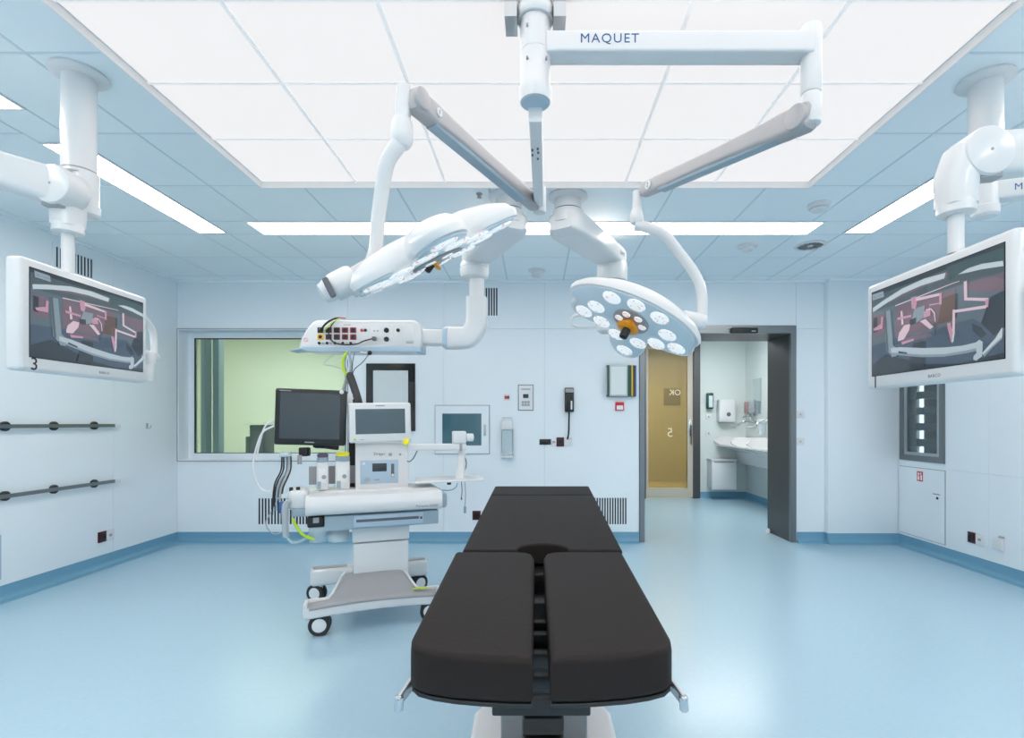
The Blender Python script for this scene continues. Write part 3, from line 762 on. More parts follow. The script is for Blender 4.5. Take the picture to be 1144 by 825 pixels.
# hand disinfectant dispenser
mx, w, h, o = bw(560.5, 467, 573, 511)
t = thing('soap_dispenser', 'clear wire disinfectant dispenser on the back wall right of the hatch', 'dispenser', o)
MB().span((-w / 2, h / 2 - .13, 0), (w / 2, h / 2 - .03, .05), .01, M=mx).build('dispenser_head', M['white_matt'], t)
MB().span((-w / 2 + .006, -h / 2 + .04, .004), (w / 2 - .006, h / 2 - .13, .06), .012, M=mx).build('bottle', M['clear'], t)
m = MB(); zz = (mx.to_3x3() @ V(0, 0, 1))
m.tube([mx @ V(-w / 2, h / 2 - .12, .02), mx @ V(-w / 2, -h / 2, .02), mx @ V(-w / 2, -h / 2, .07), mx @ V(w / 2, -h / 2, .07), mx @ V(w / 2, -h / 2, .02), mx @ V(w / 2, h / 2 - .12, .02)], .005, 8, smooth=False)
m.build('wire_bracket', M['chrome'], t)
MB().tube([mx @ V(-w / 2 + .01, h / 2 - .05, .04), mx @ V(-w / 2 + .01, h / 2, .05), mx @ V(w / 2 - .01, h / 2, .05), mx @ V(w / 2 - .01, h / 2 - .05, .04)], .004, 8, smooth=False).build('lever', M['chrome'], t)
MB().span((-w / 2 - .004, -h / 2 - .002, 0), (w / 2 + .004, -h / 2 + .012, .075), .003, M=mx).build('drip_tray', M['white_matt'], t)
# document holder with coloured sleeves, swung out from the wall
mx, w, h, o = bw(678.5, 408.5, 703.5, 443.5)
t = thing('sleeve_holder', 'wall holder with hinged coloured document sleeves left of the doorway', 'holder', o)
m = MB(); m.span((-w / 2 - .01, h / 2 - .02, 0), (w / 2 + .06, h / 2, .015), M=mx); m.span((-w / 2 - .01, -h / 2, 0), (w / 2 + .06, -h / 2 + .02, .015), M=mx); m.build('bracket', M['dkgreen'], t, smooth=0)
for k, (col, dz) in enumerate((('pale_green', .03), ('dkgreen', .026), ('mustard', .022), ('maroon', .02), ('blue_sleeve', .02))):
    x1 = w / 2 - .012 + k * .02
    MB().span((-w / 2 + .0 + k * .012, -h / 2 + .004, .062 - k * .011), (x1, h / 2 - .004, .068 - k * .011), M=mx).build('sleeve', M[col], t, smooth=0)
m = MB(); m.span((w / 2 - .035, -h / 2 + .004, .068), (w / 2 - .012, h / 2 - .004, .074), M=mx); m.build('sleeve_spine', M['dkgreen'], t, smooth=0)
m = MB(); m.span((-w / 2 - .004, -h / 2 + .004, .0), (-w / 2 + .012, h / 2 - .004, .076), M=mx); m.build('hinge_spine', M['dkgreen'], t, smooth=0)
MB().span((-w / 2 + .03, -h / 2 + .02, .0685), (w / 2 - .05, h / 2 - .02, .0695), M=mx).build('sheet', M['paper'], t, smooth=0)
# manual call point
mx, w, h, o = bw(687.3, 449.5, 697, 459)
t = thing('fire_call_point', 'small red and white fire call point left of the doorway', 'alarm', o)
MB().span((-w / 2, -h / 2, 0), (w / 2, h / 2, .02), .004, M=mx).build('call_point_body', M['sign_red'], t)
MB().span((-w / 2 + .012, -h / 2 + .01, .02), (w / 2 - .012, .008, .022), M=mx).build('call_point_window', M['paper'], t, smooth=0)
# switches right of the doorway
for lab, py in (('upper white switch on the wall right of the doorway', 463.5), ('lower white switch on the wall right of the doorway', 493.5)):
    p = at(894.5, py, YB); mx = frame_m(p, (1, 0, 0), (0, 0, 1))
    t = thing('light_switch', lab, 'switch', p, group='white switches right of the doorway')
    MB().span((-.055, -.04, 0), (.04, .04, .009), .002, M=mx).build('switch_plate', M['white_matt'], t)
    MB().span((-.03, -.022, .009), (.014, .022, .013), .002, M=mx).build('rocker', M['white'], t)
    MB().span((-.012, -.008, .013), (-.004, .008, .0135), M=mx).build('switch_symbol', M['ink_grey'], t, smooth=0)

# ---- ceiling items
def cpt(px, py): 
    Y = (H - EYE) * FPX / (VY - py); return V((px - VX) / FPX * Y, Y, H)
p = cpt(915, 228)
t = thing('smoke_detector', 'round white smoke detector with dark slot on the ceiling right of the canopy', 'detector', p)
MB().lathe([(.075, 0), (.075, -.018), (.066, -.03)], p, (0, 0, 1), 28).build('detector_base', M['white_matt'], t)
MB().lathe([(.052, -.03), (.055, -.042), (.045, -.052), (.02, -.054)], p, (0, 0, 1), 28).build('detector_head', M['white_matt'], t)
MB().lathe([(.0525, -.031), (.0525, -.040)], p, (0, 0, 1), 28).build('detector_slot', M['ink'], t)
p = cpt(835, 275)
t = thing('ceiling_dome', 'small pale round dome on the ceiling beyond the cross strip light', 'detector', p)
MB().lathe([(.085, 0), (.085, -.012), (.06, -.02)], p, (0, 0, 1), 28).build('dome_base', M['white_matt'], t)
MB().lathe([(.05, -.02), (.05, -.036), (.038, -.046), (.015, -.05)], p, (0, 0, 1), 24).build('dome_head', M['white_matt'], t)
p = cpt(905, 274)
t = thing('ceiling_vent', 'round swirl air outlet with dark blades on the ceiling', 'vent', p)
MB().lathe([(.125, 0), (.13, -.006), (.10, -.012), (.10, -.004)], p, (0, 0, 1), 32).build('outlet_ring', M['white_matt'], t)
MB().lathe([(.10, -.003), (.10, -.004)], p, (0, 0, 1), 32).build('outlet_opening', M['black'], t)
for k in range(12):
    an = 2 * math.pi * k / 12; u = V(math.cos(an), math.sin(an), 0); v = V(-u.y, u.x, 0)
    MB().loft([p + u * .025 + V(0, 0, -.006), p + u * .1 + V(0, 0, -.008)], [(.008, .003), (.02, .003)], n=8).build('outlet_blade', M['grey'], t)
MB().lathe([(.024, -.004), (.024, -.010), (.01, -.012)], p, (0, 0, 1), 16).build('outlet_hub', M['white_matt'], t)
p = cpt(600, 302)
t = thing('ceiling_detector', 'small pale bell shaped detector on the ceiling near the back wall', 'detector', p)
MB().lathe([(.09, 0), (.09, -.01), (.06, -.018)], p, (0, 0, 1), 28).build('detector_base', M['white_matt'], t)
MB().lathe([(.055, -.018), (.048, -.06), (.036, -.072), (.01, -.075)], p, (0, 0, 1), 24).build('detector_head', M['white_matt'], t)
p = cpt(535.5, 216.5)
m = MB(); m.lathe([(.022, 0), (.022, -.005), (.010, -.008), (.010, -.02), (.016, -.024), (.016, -.028)], p, (0, 0, 1), 16)
tag(m.build('ceiling_sprinkler', M['grey']), 'tiny grey sprinkler head on the ceiling beyond the canopy', 'sprinkler')

# ---- scrub room things
mx, w, h, o = back_frame(788.3, 439.5, 795.5, 457.5, YR)
t = thing('soap_dispenser', 'dark green soap dispenser on the scrub room wall', 'dispenser', o)
MB().span((-w / 2, -h / 2, 0), (w / 2, h / 2, .09), .02, M=mx).build('dispenser_body', M['green_disp'], t)
MB().span((-w / 2 + .025, -h / 2 + .03, .09), (w / 2 - .02, h / 2 - .05, .093), M=mx).build('level_window', M['lampglass'], t, smooth=0)
for lab, py in (('upper white switch on the scrub room wall below the green dispenser', 466), ('lower white switch on the scrub room wall above the waste bin', 484.5)):
    p = at(791.5, py, YR); mx = frame_m(p, (1, 0, 0), (0, 0, 1))
    t = thing('light_switch', lab, 'switch', p, group='white switches in the scrub room')
    MB().span((-.05, -.045, 0), (.05, .045, .01), .002, M=mx).build('switch_plate', M['white_matt'], t)
    MB().span((-.014, -.016, .01), (.014, .016, .014), .002, M=mx).build('rocker', M['grey'], t)
mx, w, h, o = back_frame(800, 447, 818.5, 472, YR)
t = thing('towel_dispenser', 'white paper towel dispenser with dark round window in the scrub room', 'dispenser', o)
MB().span((-w / 2, -h / 2, 0), (w / 2, h / 2, .16), .03, 3, M=mx).build('dispenser_body', M['white_matt'], t)
MB().lathe([(.036, 0), (.036, .004), (.028, .005)], mx @ V(.015, -.06, .16), mx.to_3x3() @ V(0, 0, 1), 20).build('level_window', M['ink_grey'], t)
MB().span((-w / 2 + .03, -h / 2 - .01, .03), (w / 2 - .03, -h / 2, .12), M=mx).build('towel_slot', M['grey'], t, smooth=0)
mx, w, h, o = back_frame(789, 512, 817, 545.5, YR)
t = thing('wall_bin', 'white wall mounted waste bin with lid in the scrub room', 'bin', o)
MB().span((-w / 2 + .01, -h / 2, 0), (w / 2 - .01, h / 2 - .04, .26), .012, M=mx).build('bin_body', M['white_matt'], t)
MB().span((-w / 2, h / 2 - .04, 0), (w / 2, h / 2, .27), .014, M=mx).build('bin_lid', M['white'], t)
MB().span((-w / 2 + .05, h / 2 - .06, .26), (w / 2 - .05, h / 2 - .045, .264), M=mx).build('bin_hinge', M['grey'], t, smooth=0)
# scrub sink along the right wall of the scrub room: trough, splash fins
t = thing('scrub_sink', 'white scrub sink trough with curved splash fins in the scrub room', 'sink', (3.4, 8.0, .8))
sx0, sx1, sy0, sy1 = 3.10, XRR - .004, 6.75, YR
sec = [(sx1, .98), (sx1 - .05, 1.02), (sx1 - .42, 1.02), (sx1 - .50, 1.0), (sx0 + .02, .955), (sx0, .94), (sx0 + .02, .92), (sx1 - .40, .80), (sx1 - .36, .66), (sx1 - .10, .62), (sx1, .62)]
m = MB()
fins = [sy0, 7.42, 8.02, 8.78]
pr = [(sx1, 1.07), (sx0 + .08, 1.07), (sx0 + .01, 1.05), (sx0 - .03, 1.0), (sx0 - .02, .975), (sx0 + .06, .93), (sx1 - .18, .82), (sx1 - .16, .60), (sx1, .58)]
for y in fins:
    m.rings([[V(x, yy, z) for x, z in pr] for yy in (y, y + .035)])
m.build('splash_fin', M['ceramic'], t, smooth=30)['kind'] = 'stuff'
for a_, c_ in zip(fins[:-1], fins[1:]):
    ya, yb = a_ + .035, c_
    m = MB(); basin = [(sx1, 1.06), (sx1 - .02, 1.06), (sx1 - .03, .90), (sx1 - .12, .84), (sx0 + .22, .865), (sx0 + .06, .935), (sx0 + .0, .935), (sx0 + .0, .915), (sx0 + .10, .895), (sx1 - .18, .81), (sx1 - .16, .62), (sx1, .60)]
    m.rings([[V(x, yy, z) for x, z in basin] for yy in (ya, yb)])
    m.build('basin', M['ceramic'], t, smooth=30)
# taps, mirror, bottle holders on the scrub wall
for y, lab in ((8.42, 'chrome elbow tap above the far basin of the scrub sink'), (7.72, 'chrome elbow tap above the near basin of the scrub sink')):
    tp = thing('wall_tap', lab, 'tap', (XRR, y, 1.30))
    m = MB(); m.cyl((XRR, y - .07, 1.31), (XRR - .05, y - .07, 1.31), .025, n=16); m.cyl((XRR, y + .07, 1.31), (XRR - .05, y + .07, 1.31), .025, n=16); m.cyl((XRR - .05, y - .10, 1.31), (XRR - .05, y + .10, 1.31), .026, n=16)
    m.build('tap_body', M['chrome'], tp)
    MB().tube([(XRR - .05, y, 1.31), (XRR - .15, y, 1.32), (XRR - .27, y, 1.30), (XRR - .29, y, 1.26)], .012, 10).build('spout', M['chrome'], tp)
    MB().tube([(XRR - .05, y + .03, 1.33), (XRR - .10, y + .03, 1.38), (XRR - .30, y + .03, 1.26), (XRR - .42, y + .03, 1.245)], .009, 8).build('elbow_lever', M['chrome'], tp)
q0, q1 = right_pt(841.5, 440, XRR), right_pt(850.5, 440, XRR)
t = thing('wall_mirror', 'upright mirror on the scrub room wall above the sink', 'mirror', (XRR, (q0.y + q1.y) / 2, 1.6))
za, zb_ = 1.312 + (472 - 462) / 572 * 8.3, 1.312 + (472 - 423) / 572 * 8.3
MB().span((XRR - .006, q1.y, za), (XRR, q0.y, zb_)).build('backing', M['grey'], t, smooth=0)
MB().span((XRR - .009, q1.y + .004, za + .004), (XRR - .006, q0.y - .004, zb_ - .004)).build('mirror_glass', M['mirror'], t, smooth=0)
for y, lab, c_ in ((8.62, 'pinkish bottle in a holder on the scrub wall at the corner', 'soap_pink'), (8.44, 'pale bottle in a holder beside the scrub room mirror', 'clear')):
    t = thing('bottle_holder', lab, 'dispenser', (XRR, y, 1.5), group='bottles in holders above the scrub sink')
    MB().span((XRR - .10, y - .045, 1.46), (XRR - .015, y + .045, 1.66), .012).build('bottle', M[c_], t)
    MB().span((XRR - .015, y - .05, 1.42), (XRR, y + .05, 1.68)).build('holder_plate', M['alu'], t, smooth=0)
    MB().tube([(XRR - .06, y, 1.46), (XRR - .06, y, 1.41), (XRR - .14, y, 1.40)], .008, 8).build('pump_spout', M['chrome'], t)
t = thing('brush_dispenser', 'hanging bottle holder nearest the door frame above the scrub sink', 'dispenser', (XRR, 8.05, 1.2))
MB().span((XRR - .13, 8.0, 1.30), (XRR, 8.11, 1.36), .01).build('holder_plate', M['white_matt'], t)
MB().span((XRR - .12, 8.015, 1.12), (XRR - .02, 8.095, 1.30), .015).build('bottle', M['clear'], t)
p = at(857.5, 591, 6.10); m = MB(); m.lathe([(.02, 0), (.022, .03), (.012, .05)], (DX1 - .03, YS - .08, 0), (0, 0, 1), 16); tag(m.build('door_stop', M['white']), 'tiny white door stop on the floor at the doorway', 'door stop')

# ------------------------------------------------------------------ operating table
D_T = .46; ZT = EYE - D_T
tb = thing('operating_table', 'black padded operating table with split leg section on a pale pedestal', 'operating table', (.02, 1.95, 0))
def even(o):
    w_ = o.modifiers.new('even_normals', 'WEIGHTED_NORMAL'); w_.keep_sharp = True
    return o
pad = [(-.0045, .998), (-.06, .999), (-.107, 1.004), (-.16, 1.012), (-.205, 1.024), (-.24, 1.040), (-.258, 1.062), (-.266, 1.10), (-.284, 1.815), (-.276, 1.826), (-.075, 1.826), (-.035, 1.818), (-.012, 1.795), (-.003, 1.75)]
I4 = Matrix.Identity(4)
SPLIT = .0125
for sgn in (1, -1):
    pl = [(x, y) if sgn > 0 else (2 * SPLIT - x, y) for x, y in pad]
    if sgn < 0: pl.reverse()
    c = MB().prism(pl, ZT - .092, ZT, I4, .014).build('leg_pad', M['vinyl'], tb, smooth=40); even(c)
    # welt seam round the pad, support plate underneath
    cxp = sum(x for x, y in pl) / len(pl); cyp = sum(y for x, y in pl) / len(pl)
    MB().prism([(cxp + (x - cxp) * .985, cyp + (y - cyp) * .988) for x, y in pl], ZT - .101, ZT - .092, I4, .002).build('leg_plate', M['black'], tb)
    s = -1 if sgn > 0 else 1
    X = SPLIT + s * .262
    m = MB()
    m.loft([V(X - s * .02, 1.30, ZT - .10), V(X + s * .005, 1.12, ZT - .088), V(X + s * .028, 1.05, ZT - .11)], [(.012, .03), (.012, .03), (.010, .022)], n=12)
    m.build('side_bracket', M['alu'], tb)
    MB().cyl((X + s * .028, 1.046, ZT - .100), (X + s * .030, 1.046, ZT - .130), .009, n=14, bev=.002).build('bracket_pin', M['chrome'], tb)
    MB().span((X - s * .012 - .006, 1.25, ZT - .125), (X - s * .012 + .006, 1.80, ZT - .10), .002).build('side_rail', M['alu'], tb)
tl = V(0, 1.282, .069).normalized()
MT = frame_m((0, 1.846, ZT), (1, 0, 0), tl)
cut = [(.027 + .094 * math.cos(a), .072 * math.sin(a)) for a in [math.pi * k / 14 for k in range(15)]]
pl = [(-.262, 0), (-.075, 0)] + list(reversed(cut)) + [(.13, 0), (.313, 0)]
L1 = 1.005
pl = [(-.2615, .0), (-.076, .0)] + [(x, y + .004) for x, y in reversed(cut)] + [(.130, .0), (.3135, .0), (.325, L1), (-.250, L1)]
even(MB().prism(pl, -.08, 0, MT, .008).build('back_pad', M['vinyl'], tb, smooth=40))
even(MB().prism([(-.250, L1 + .004), (.325, L1 + .004), (.328, 1.283), (-.247, 1.283)], -.08, .002, MT, .012).build('head_pad', M['vinyl'], tb, smooth=40))
MB().prism([(-.23, .11), (.28, .11), (.30, 1.25), (-.22, 1.25)], -.11, -.08, MT, .004).build('back_plate', M['ink'], tb)
for x in (-.258, .322): MB().span((x - .008, .15, -.13), (x + .008, .95, -.10), .002, M=MT).build('side_rail', M['alu'], tb)
# seat bracket seen in the cut-out and the slot between the leg pads
MB().span((-.14, 1.84, ZT - .16), (.18, 1.98, ZT - .085), .01).build('seat_bracket', M['black'], tb)
MB().span((-.02, 1.52, ZT - .20), (.045, 1.78, ZT - .17), .006).build('hinge_cover', M['paleblue'], tb)
for k, y in enumerate((1.06, 1.16, 1.27, 1.385, 1.47)):
    MB().span((-.09, y, ZT - .150), (.115, y + .03, ZT - .115), .004).build('cross_bar', M['black'], tb)
for x in (-.08, .105): MB().span((x - .012, 1.22, ZT - .155), (x + .012, 1.86, ZT - .112), .003).build('support_beam', M['black'], tb)
# pedestal
MB().span((-.118, 1.74, .13), (.178, 2.16, .62), .02).build('column', M['steel'], tb)
MB().span((-.15, 1.70, .60), (.21, 2.20, ZT - .16), .02).build('column_head', M['steel'], tb)
m = MB()
for k in range(9): m.span((-.042, 1.62, .13 + k * .062), (.092, 1.74, .13 + k * .062 + .058), .012, 2)
m.build('bellows', M['black'], tb)['kind'] = 'stuff'
MB().span((-.05, 1.30, .60), (.10, 1.74, ZT - .150), .015).build('leg_section_drive', M['black'], tb)
MB().prism([(-.23, 1.25), (.296, 1.25), (.304, 2.06), (.24, 2.20), (-.175, 2.20), (-.244, 2.06)], .03, .15, I4, .02).build('base', M['white_matt'], tb)
MB().prism([(-.26, 1.22), (.326, 1.22), (.33, 2.08), (-.27, 2.08)], .0, .03, I4, .004).build('base_plate', M['steel'], tb)

# ------------------------------------------------------------------ anaesthesia machine
O_M = V(-1.14, 3.59, 0); RZ = math.radians(20)
am = thing('anaesthesia_machine', 'white anaesthesia machine on a wheeled base with two screens and side tray', 'medical machine', O_M, RZ)
MM = world_of(am); MMI = MM.inverted()
vdir = V(-math.sin(RZ), math.cos(RZ), 0)
def cart(px, py, v):
    d = V((px - VX) / FPX, 1, (VY - py) / FPX); c = V(0, 0, EYE)
    t = (v - (c - O_M).dot(vdir)) / d.dot(vdir)
    return MMI @ (c + d * t)
def cbox(r, v0, v1, bev=.004, seg=2):
    """box whose front face (depth v0) covers pixel rectangle r"""
    ym = (r[1] + r[3]) / 2; xm = (r[0] + r[2]) / 2
    u0, u1 = cart(r[0], ym, v0).x, cart(r[2], ym, v0).x
    z1, z0 = cart(xm, r[1], v0).z, cart(xm, r[3], v0).z
    return (u0, v0, z0), (u1, v1, z1)
def cadd(m, r, v0, v1, bev=.004): 
    a, c = cbox(r, v0, v1); return m.span(a, c, bev, M=MM)
# wheeled base
m = MB()
m.loft([MM @ V(u, -.335, .142 + .022 * math.cos(u * 3.4)) for u in [-.40 + .8 * k / 12 for k in range(13)]], (.095, .072), e=6, n=24, round_ends=.02)
for s in (-1, 1): m.span((s * .418 if s < 0 else .392, -.383, .115), (-.392 if s < 0 else .418, -.288, .215), .018, 3, M=MM)
m.build('front_foot', M['white'], am)
m = MB(); m.loft([MM @ V(u, .30, .185) for u in (-.40, .40)], (.11, .125), e=5, n=20, round_ends=.02); m.build('rear_foot', M['white'], am)
m = MB()
for s in (-1, 1): m.span((s * .40, .26, .2475) if s < 0 else (.17, .26, .2475), (-.17, .34, .2495) if s < 0 else (.40, .34, .2495), M=MM)
m.build('rear_foot_cover', M['grey'], am, smooth=0)
MB().span((-.185, -.30, .13), (.185, .28, .22), .01, M=MM).build('base_spine', M['white'], am)
def sm(t): t = max(0, min(1, t)); return t * t * (3 - 2 * t)
m = MB(); NU, NV = 28, 10; grid = []
for i in range(NU + 1):
    u = -.385 + .77 * i / NU; row = []
    side = sm((.285 - abs(u)) / .12)
    for k in range(NV + 1):
        t = k / NV
        v = (-.388 if k == 0 else -.378 if k == 1 else -.365) + (t if k > 1 else 0) * (.072 + .16 * side)
        z = (.170, .190)[k] + .022 * math.cos(u * 3.4) - .006 if k < 2 else .186 + .022 * math.cos(u * 3.4) + .105 * side * sm(t * 1.1)
        row.append(m.bm.verts.new(MM @ V(u, v, z)))
    grid.append(row)
for i in range(NU):
    for k in range(NV): m.bm.faces.new((grid[i][k], grid[i + 1][k], grid[i + 1][k + 1], grid[i][k + 1]))
o = m.build('base_cover', M['grey'], am, smooth=60)
sd = o.modifiers.new('thickness', 'SOLIDIFY'); sd.thickness = .012; sd.offset = -1
for s in (-1, 1):     # white rim that climbs from the foot to the column
    pts = []
    for k in range(13):
        u = s * (.40 - .22 * k / 12); side = sm((.285 - abs(u)) / .12)
        pts.append(MM @ V(u, -.293 + .165 * side, .198 + .115 * side))
    MB().loft(pts, (.02, .028), e=4, n=12).build('base_rim', M['white'], am)
MB().span((.24, -.345, .214), (.33, -.325, .222), .002, M=MM).build('brake_marking', M['lime'], am)
def caster(u, v, a):
    R = .065
    mo = MM @ Matrix.Translation(V(u, v, 0)) @ Matrix.Rotation(a, 4, 'Z')
    m = MB(); m.span((-.045, -.030, .075), (.025, .030, .135), .015, M=mo); m.cyl(mo @ V(0, 0, .115), mo @ V(0, 0, .145), .03, n=16)
    c = m.build('caster', M['white'], am)
    ax = mo.to_3x3() @ V(0, 1, 0)
    for s in (-1, 1):
        c0 = mo @ V(-.02, s * .020, R)
        MB().lathe([(R * .83, -.014), (R * .95, -.014), (R, -.010), (R, .010), (R * .95, .014), (R * .83, .014)], c0, ax, 28).build('tyre', M['rubber'], c)
        MB().lathe([(R * .83, -.012), (R * .83, .012), (R * .6, .0145), (.012, .016)] if s > 0 else [(.012, -.016), (R * .6, -.0145), (R * .83, -.012), (R * .83, .012)], c0, ax, 28).build('hub_cap', M['white_matt'], c)
    MB().span((-.075, -.02, .03), (-.055, .02, .075), .006, M=mo).build('brake_lever', M['black'], c)
p = cart(357, 709, -.335)
caster(-.305, -.335, math.radians(-6)); caster(.37, -.335, math.radians(-10)); caster(-.36, .30, math.radians(-30)); caster(.37, .30, math.radians(25))
# column in two telescoping covers
m = MB(); cadd(m, (394.5, 606, 456.5, 644), -.17, .16, .012); m.build('column', M['white'], am)
m = MB(); cadd(m, (393.5, 588, 457.5, 605), -.18, .17, .01); m.build('column_sleeve', M['white'], am)
# drawer unit under the worktop
a, c = cbox((362.5, 574, 490, 589.5), -.27, .20)
MB().span(a, c, .006, M=MM).build('drawer_unit', M['bluegrey'], am)
a, c = cbox((395, 574.5, 473, 587.5), -.28, -.268)
dw = MB().span(a, c, .003, M=MM).build('drawer', M['paleblue'], am)
a, c = cbox((398, 579, 468, 582), -.2825, -.279)
MB().span(a, c, .001, M=MM).build('drawer_grip', M['ink_grey'], dw)
a2, c2 = cbox((469.5, 577.5, 472, 580), -.285, -.279); MB().span(a2, c2, .001, M=MM).build('drawer_lock', M['ink_grey'], dw)
# worktop: white tray with rounded front and a raised back
u0 = cart(341, 565, -.31).x; u1 = cart(494, 560, -.31).x
ztop = .848; zbot = .728
sec = [(-.31, zbot + .008), (-.325, zbot + .03), (-.322, zbot + .075), (-.30, ztop - .004), (-.28, ztop), (.22, ztop), (.22, zbot), (-.29, zbot)]
m = MB(); m.rings([[MM @ V(u, v, z) for v, z in sec] for u in (u0, u0 + .004, u1 - .004, u1)])
m.build('worktop', M['white'], am, smooth=50)
MB().span((u0 + .10, -.15, ztop), (u1 - .02, .18, ztop + .004), .002, M=MM).build('worktop_mat', M['white_matt'], am)
a, c = cbox((492, 551, 500, 568), -.25, .10)
MB().span(a, c, .02, M=MM).build('worktop_end_cap', M['bluegrey'], am)
p = cart(478, 567, -.327)
text('Perseus A500', .026, MM @ frame_m(cart(477, 565.5, -.3262), (1, 0, 0), (0, -.12, 1)), M['grey'], 'lettering', am)
# housing with flow panel
a, c = cbox((397, 495, 456.5, 547), -.02, .24)
hs = MB().span((a[0], a[1], ztop - .002), c, .008, M=MM).build('control_housing', M['white'], am)
a, c = cbox((402.5, 514.5, 445, 540.5), -.026, -.018)
MB().span(a, c, .003, M=MM).build('flow_panel', M['paleblue'], hs)
a, c = cbox((416, 518, 432, 527), -.029, -.025); MB().span(a, c, .001, M=MM).build('flow_display', M['lcd'], hs)
a, c = cbox((437, 518.5, 440.5, 533), -.030, -.025); MB().span(a, c, .002, M=MM).build('gauge_slot', M['ink_grey'], hs)
p = cart(438.8, 531, -.03); m = MB(); m.cyl(MM @ p, MM @ (p + V(0, -.012, 0)), .010, n=16, bev=.002); m.build('gauge_knob', M['white'], hs)
p = cart(406.5, 518.5, -.026); m = MB(); m.cyl(MM @ p, MM @ (p + V(0, -.006, 0)), .011, n=16, bev=.002); m.build('switch_knob', M['white'], hs)
m = MB(); p = cart(410, 536.5, -.0265); m.cyl(MM @ p, MM @ (p + V(0, -.01, 0)), .015, n=16); m.span((p.x - .022, p.y - .012, p.z - .003), (p.x + .022, p.y - .004, p.z + .003), M=MM); m.build('flush_lever', M['alu'], hs)
a, c = cbox((418, 535.5, 424, 537), -.0275, -.025); MB().span(a, c, M=MM).build('panel_label', M['grey'], hs, smooth=0)
text('Dräger', .027, MM @ frame_m(cart(424, 507.5, -.0206), (1, 0, 0), (0, 0, 1)), M['ink'], 'lettering', hs)
for px, r in ((436, .012), (447, .008)):
    p = cart(px, 508, -.02); m = MB(); m.lathe([(r, 0), (r, .004), (r * .6, .006)], MM @ p, MM.to_3x3() @ V(0, -1, 0), 18); m.build('outlet_port', M['grey'], hs)
p = cart(455, 508, -.02); a, c = cbox((452.5, 505, 457.5, 510.5), -.024, -.018); MB().span(a, c, .003, M=MM).build('pressure_port', M['white_matt'], hs)
# side strip between monitor and screen
a, c = cbox((388, 440, 394, 452), .06, .09); MB().span(a, c, .004, M=MM).build('mount_bracket', M['white_matt'], am)
a, c = cbox((389.5, 446, 397, 548), .10, .14); MB().span(a, c, .003, M=MM).build('rear_rail', M['black'], am)
# ventilator screen
def cscreen(name, corners, Ys, thick, bez, matf, mats, parent):
    """A flat screen through four picture corners at real depths: returns part + face frame."""
    tl_, tr_, bl_ = (at(*corners[i], Ys[i]) for i in range(3))
    x = tr_ - tl_; y = tl_ - bl_
    w, h = x.length, y.length
    mx = frame_m((tr_ + bl_) / 2, x, y)
    b_ = MB().box((0, 0, -thick / 2), (w, h, thick), .014, 3, M=mx).build(name, matf, parent)
    MB().span((-w / 2 + bez[0], -h / 2 + bez[3], -.001), (w / 2 - bez[2], h / 2 - bez[1], .0012), M=mx).build('screen_glass', mats, b_, smooth=0)
    return b_, mx, w, h
def wY(px, v): return (MM @ cart(px, 470, v)).y
vs, mx, w, h = cscreen('ventilator_screen', [(389, 450.5), (459, 450), (389.5, 495.5)], [wY(389, -.10), wY(459, -.10), wY(389, -.10)], .05, (.045, .042, .04, .058), M['white'], M['screen_off'], am)
MB().span((-.03, h / 2 - .024, 0), (.03, h / 2 - .016, .0006), M=mx).build('brand_mark', M['grey'], vs, smooth=0)
MB().span((-w / 2 + .03, -h / 2 + .018, 0), (-w / 2 + .046, -h / 2 + .03, .002), M=mx).build('power_light', M['lime'], vs, smooth=0)
MB().lathe([(.022, 0), (.022, .012), (.016, .016)], mx @ V(w / 2 - .035, -h / 2 - .004, .0), (0, -1, .2), 20).build('rotary_knob', M['lemon'], vs)
MB().span((-w / 2 + .07, -h / 2 + .018, 0), (-w / 2 + .10, -h / 2 + .023, .0006), M=mx).build('key_label', M['grey'], vs, smooth=0)
m = MB(); m.cyl(mx @ V(0, 0, -.05), mx @ V(0, -.02, -.20), .03, n=16); m.build('screen_mount', M['white_matt'], am)
# big patient monitor on its arm
pm, mx, w, h = cscreen('patient_monitor', [(306, 433.5), (386, 436.5), (306.5, 497)], [3.36, 3.43, 3.36], .045, (.035, .028, .038, .042), M['black'], M['screen_black'], am)
MB().cyl(mx @ V(w / 2 - .03, h / 2 - .012, 0), mx @ V(w / 2 - .03, h / 2 - .012, .012), .014, n=18, bev=.003).build('monitor_knob', M['white'], pm)
MB().span((-.03, -h / 2 + .016, 0), (.03, -h / 2 + .024, .0006), M=mx).build('brand_mark', M['grey'], pm, smooth=0)
MB().span((-w / 2 + .03, h / 2 - .018, 0), (-w / 2 + .10, h / 2 - .013, .0006), M=mx).build('brand_label', M['grey'], pm, smooth=0)
m = MB(); m.cyl(mx @ V(.05, -.02, -.045), mx @ V(.05, -.02, -.11), .04, n=16); m.loft([mx @ V(.05, -.02, -.09), mx @ V(.02, -h / 2 - .0, -.11), MM @ V(-.24, .20, 1.13)], [(.04, .05), (.05, .05), (.04, .04)], n=14)
m.build('monitor_arm', M['black'], am)
a = at(342, 500, 3.45); MB().span(a + V(-.04, -.03, -.06), a + V(.02, .03, .0), .008).build('arm_clamp', M['black'], am)
MB().cyl(a + V(-.025, -.04, -.11), a + V(-.025, -.04, -.05), .014, n=14).build('clamp_screw', M['grey'], am)
m = MB()
for k in range(4):
    q = a + V(.02 + .012 * k, .02, 0)
    m.tube([q + V(0, .03, .03), q + V(.02, .02, -.0), q + V(.05, .03, .0), q + V(.08, .04, .05)], .005, 6)
m.build('monitor_cables', M['black'], am)['kind'] = 'stuff'
# vaporizer mounting rail
a, c = cbox((345, 521, 397, 541), .060, .085); MB().span(a, c, .004, M=MM).build('vaporizer_rail', M['grey'], am)
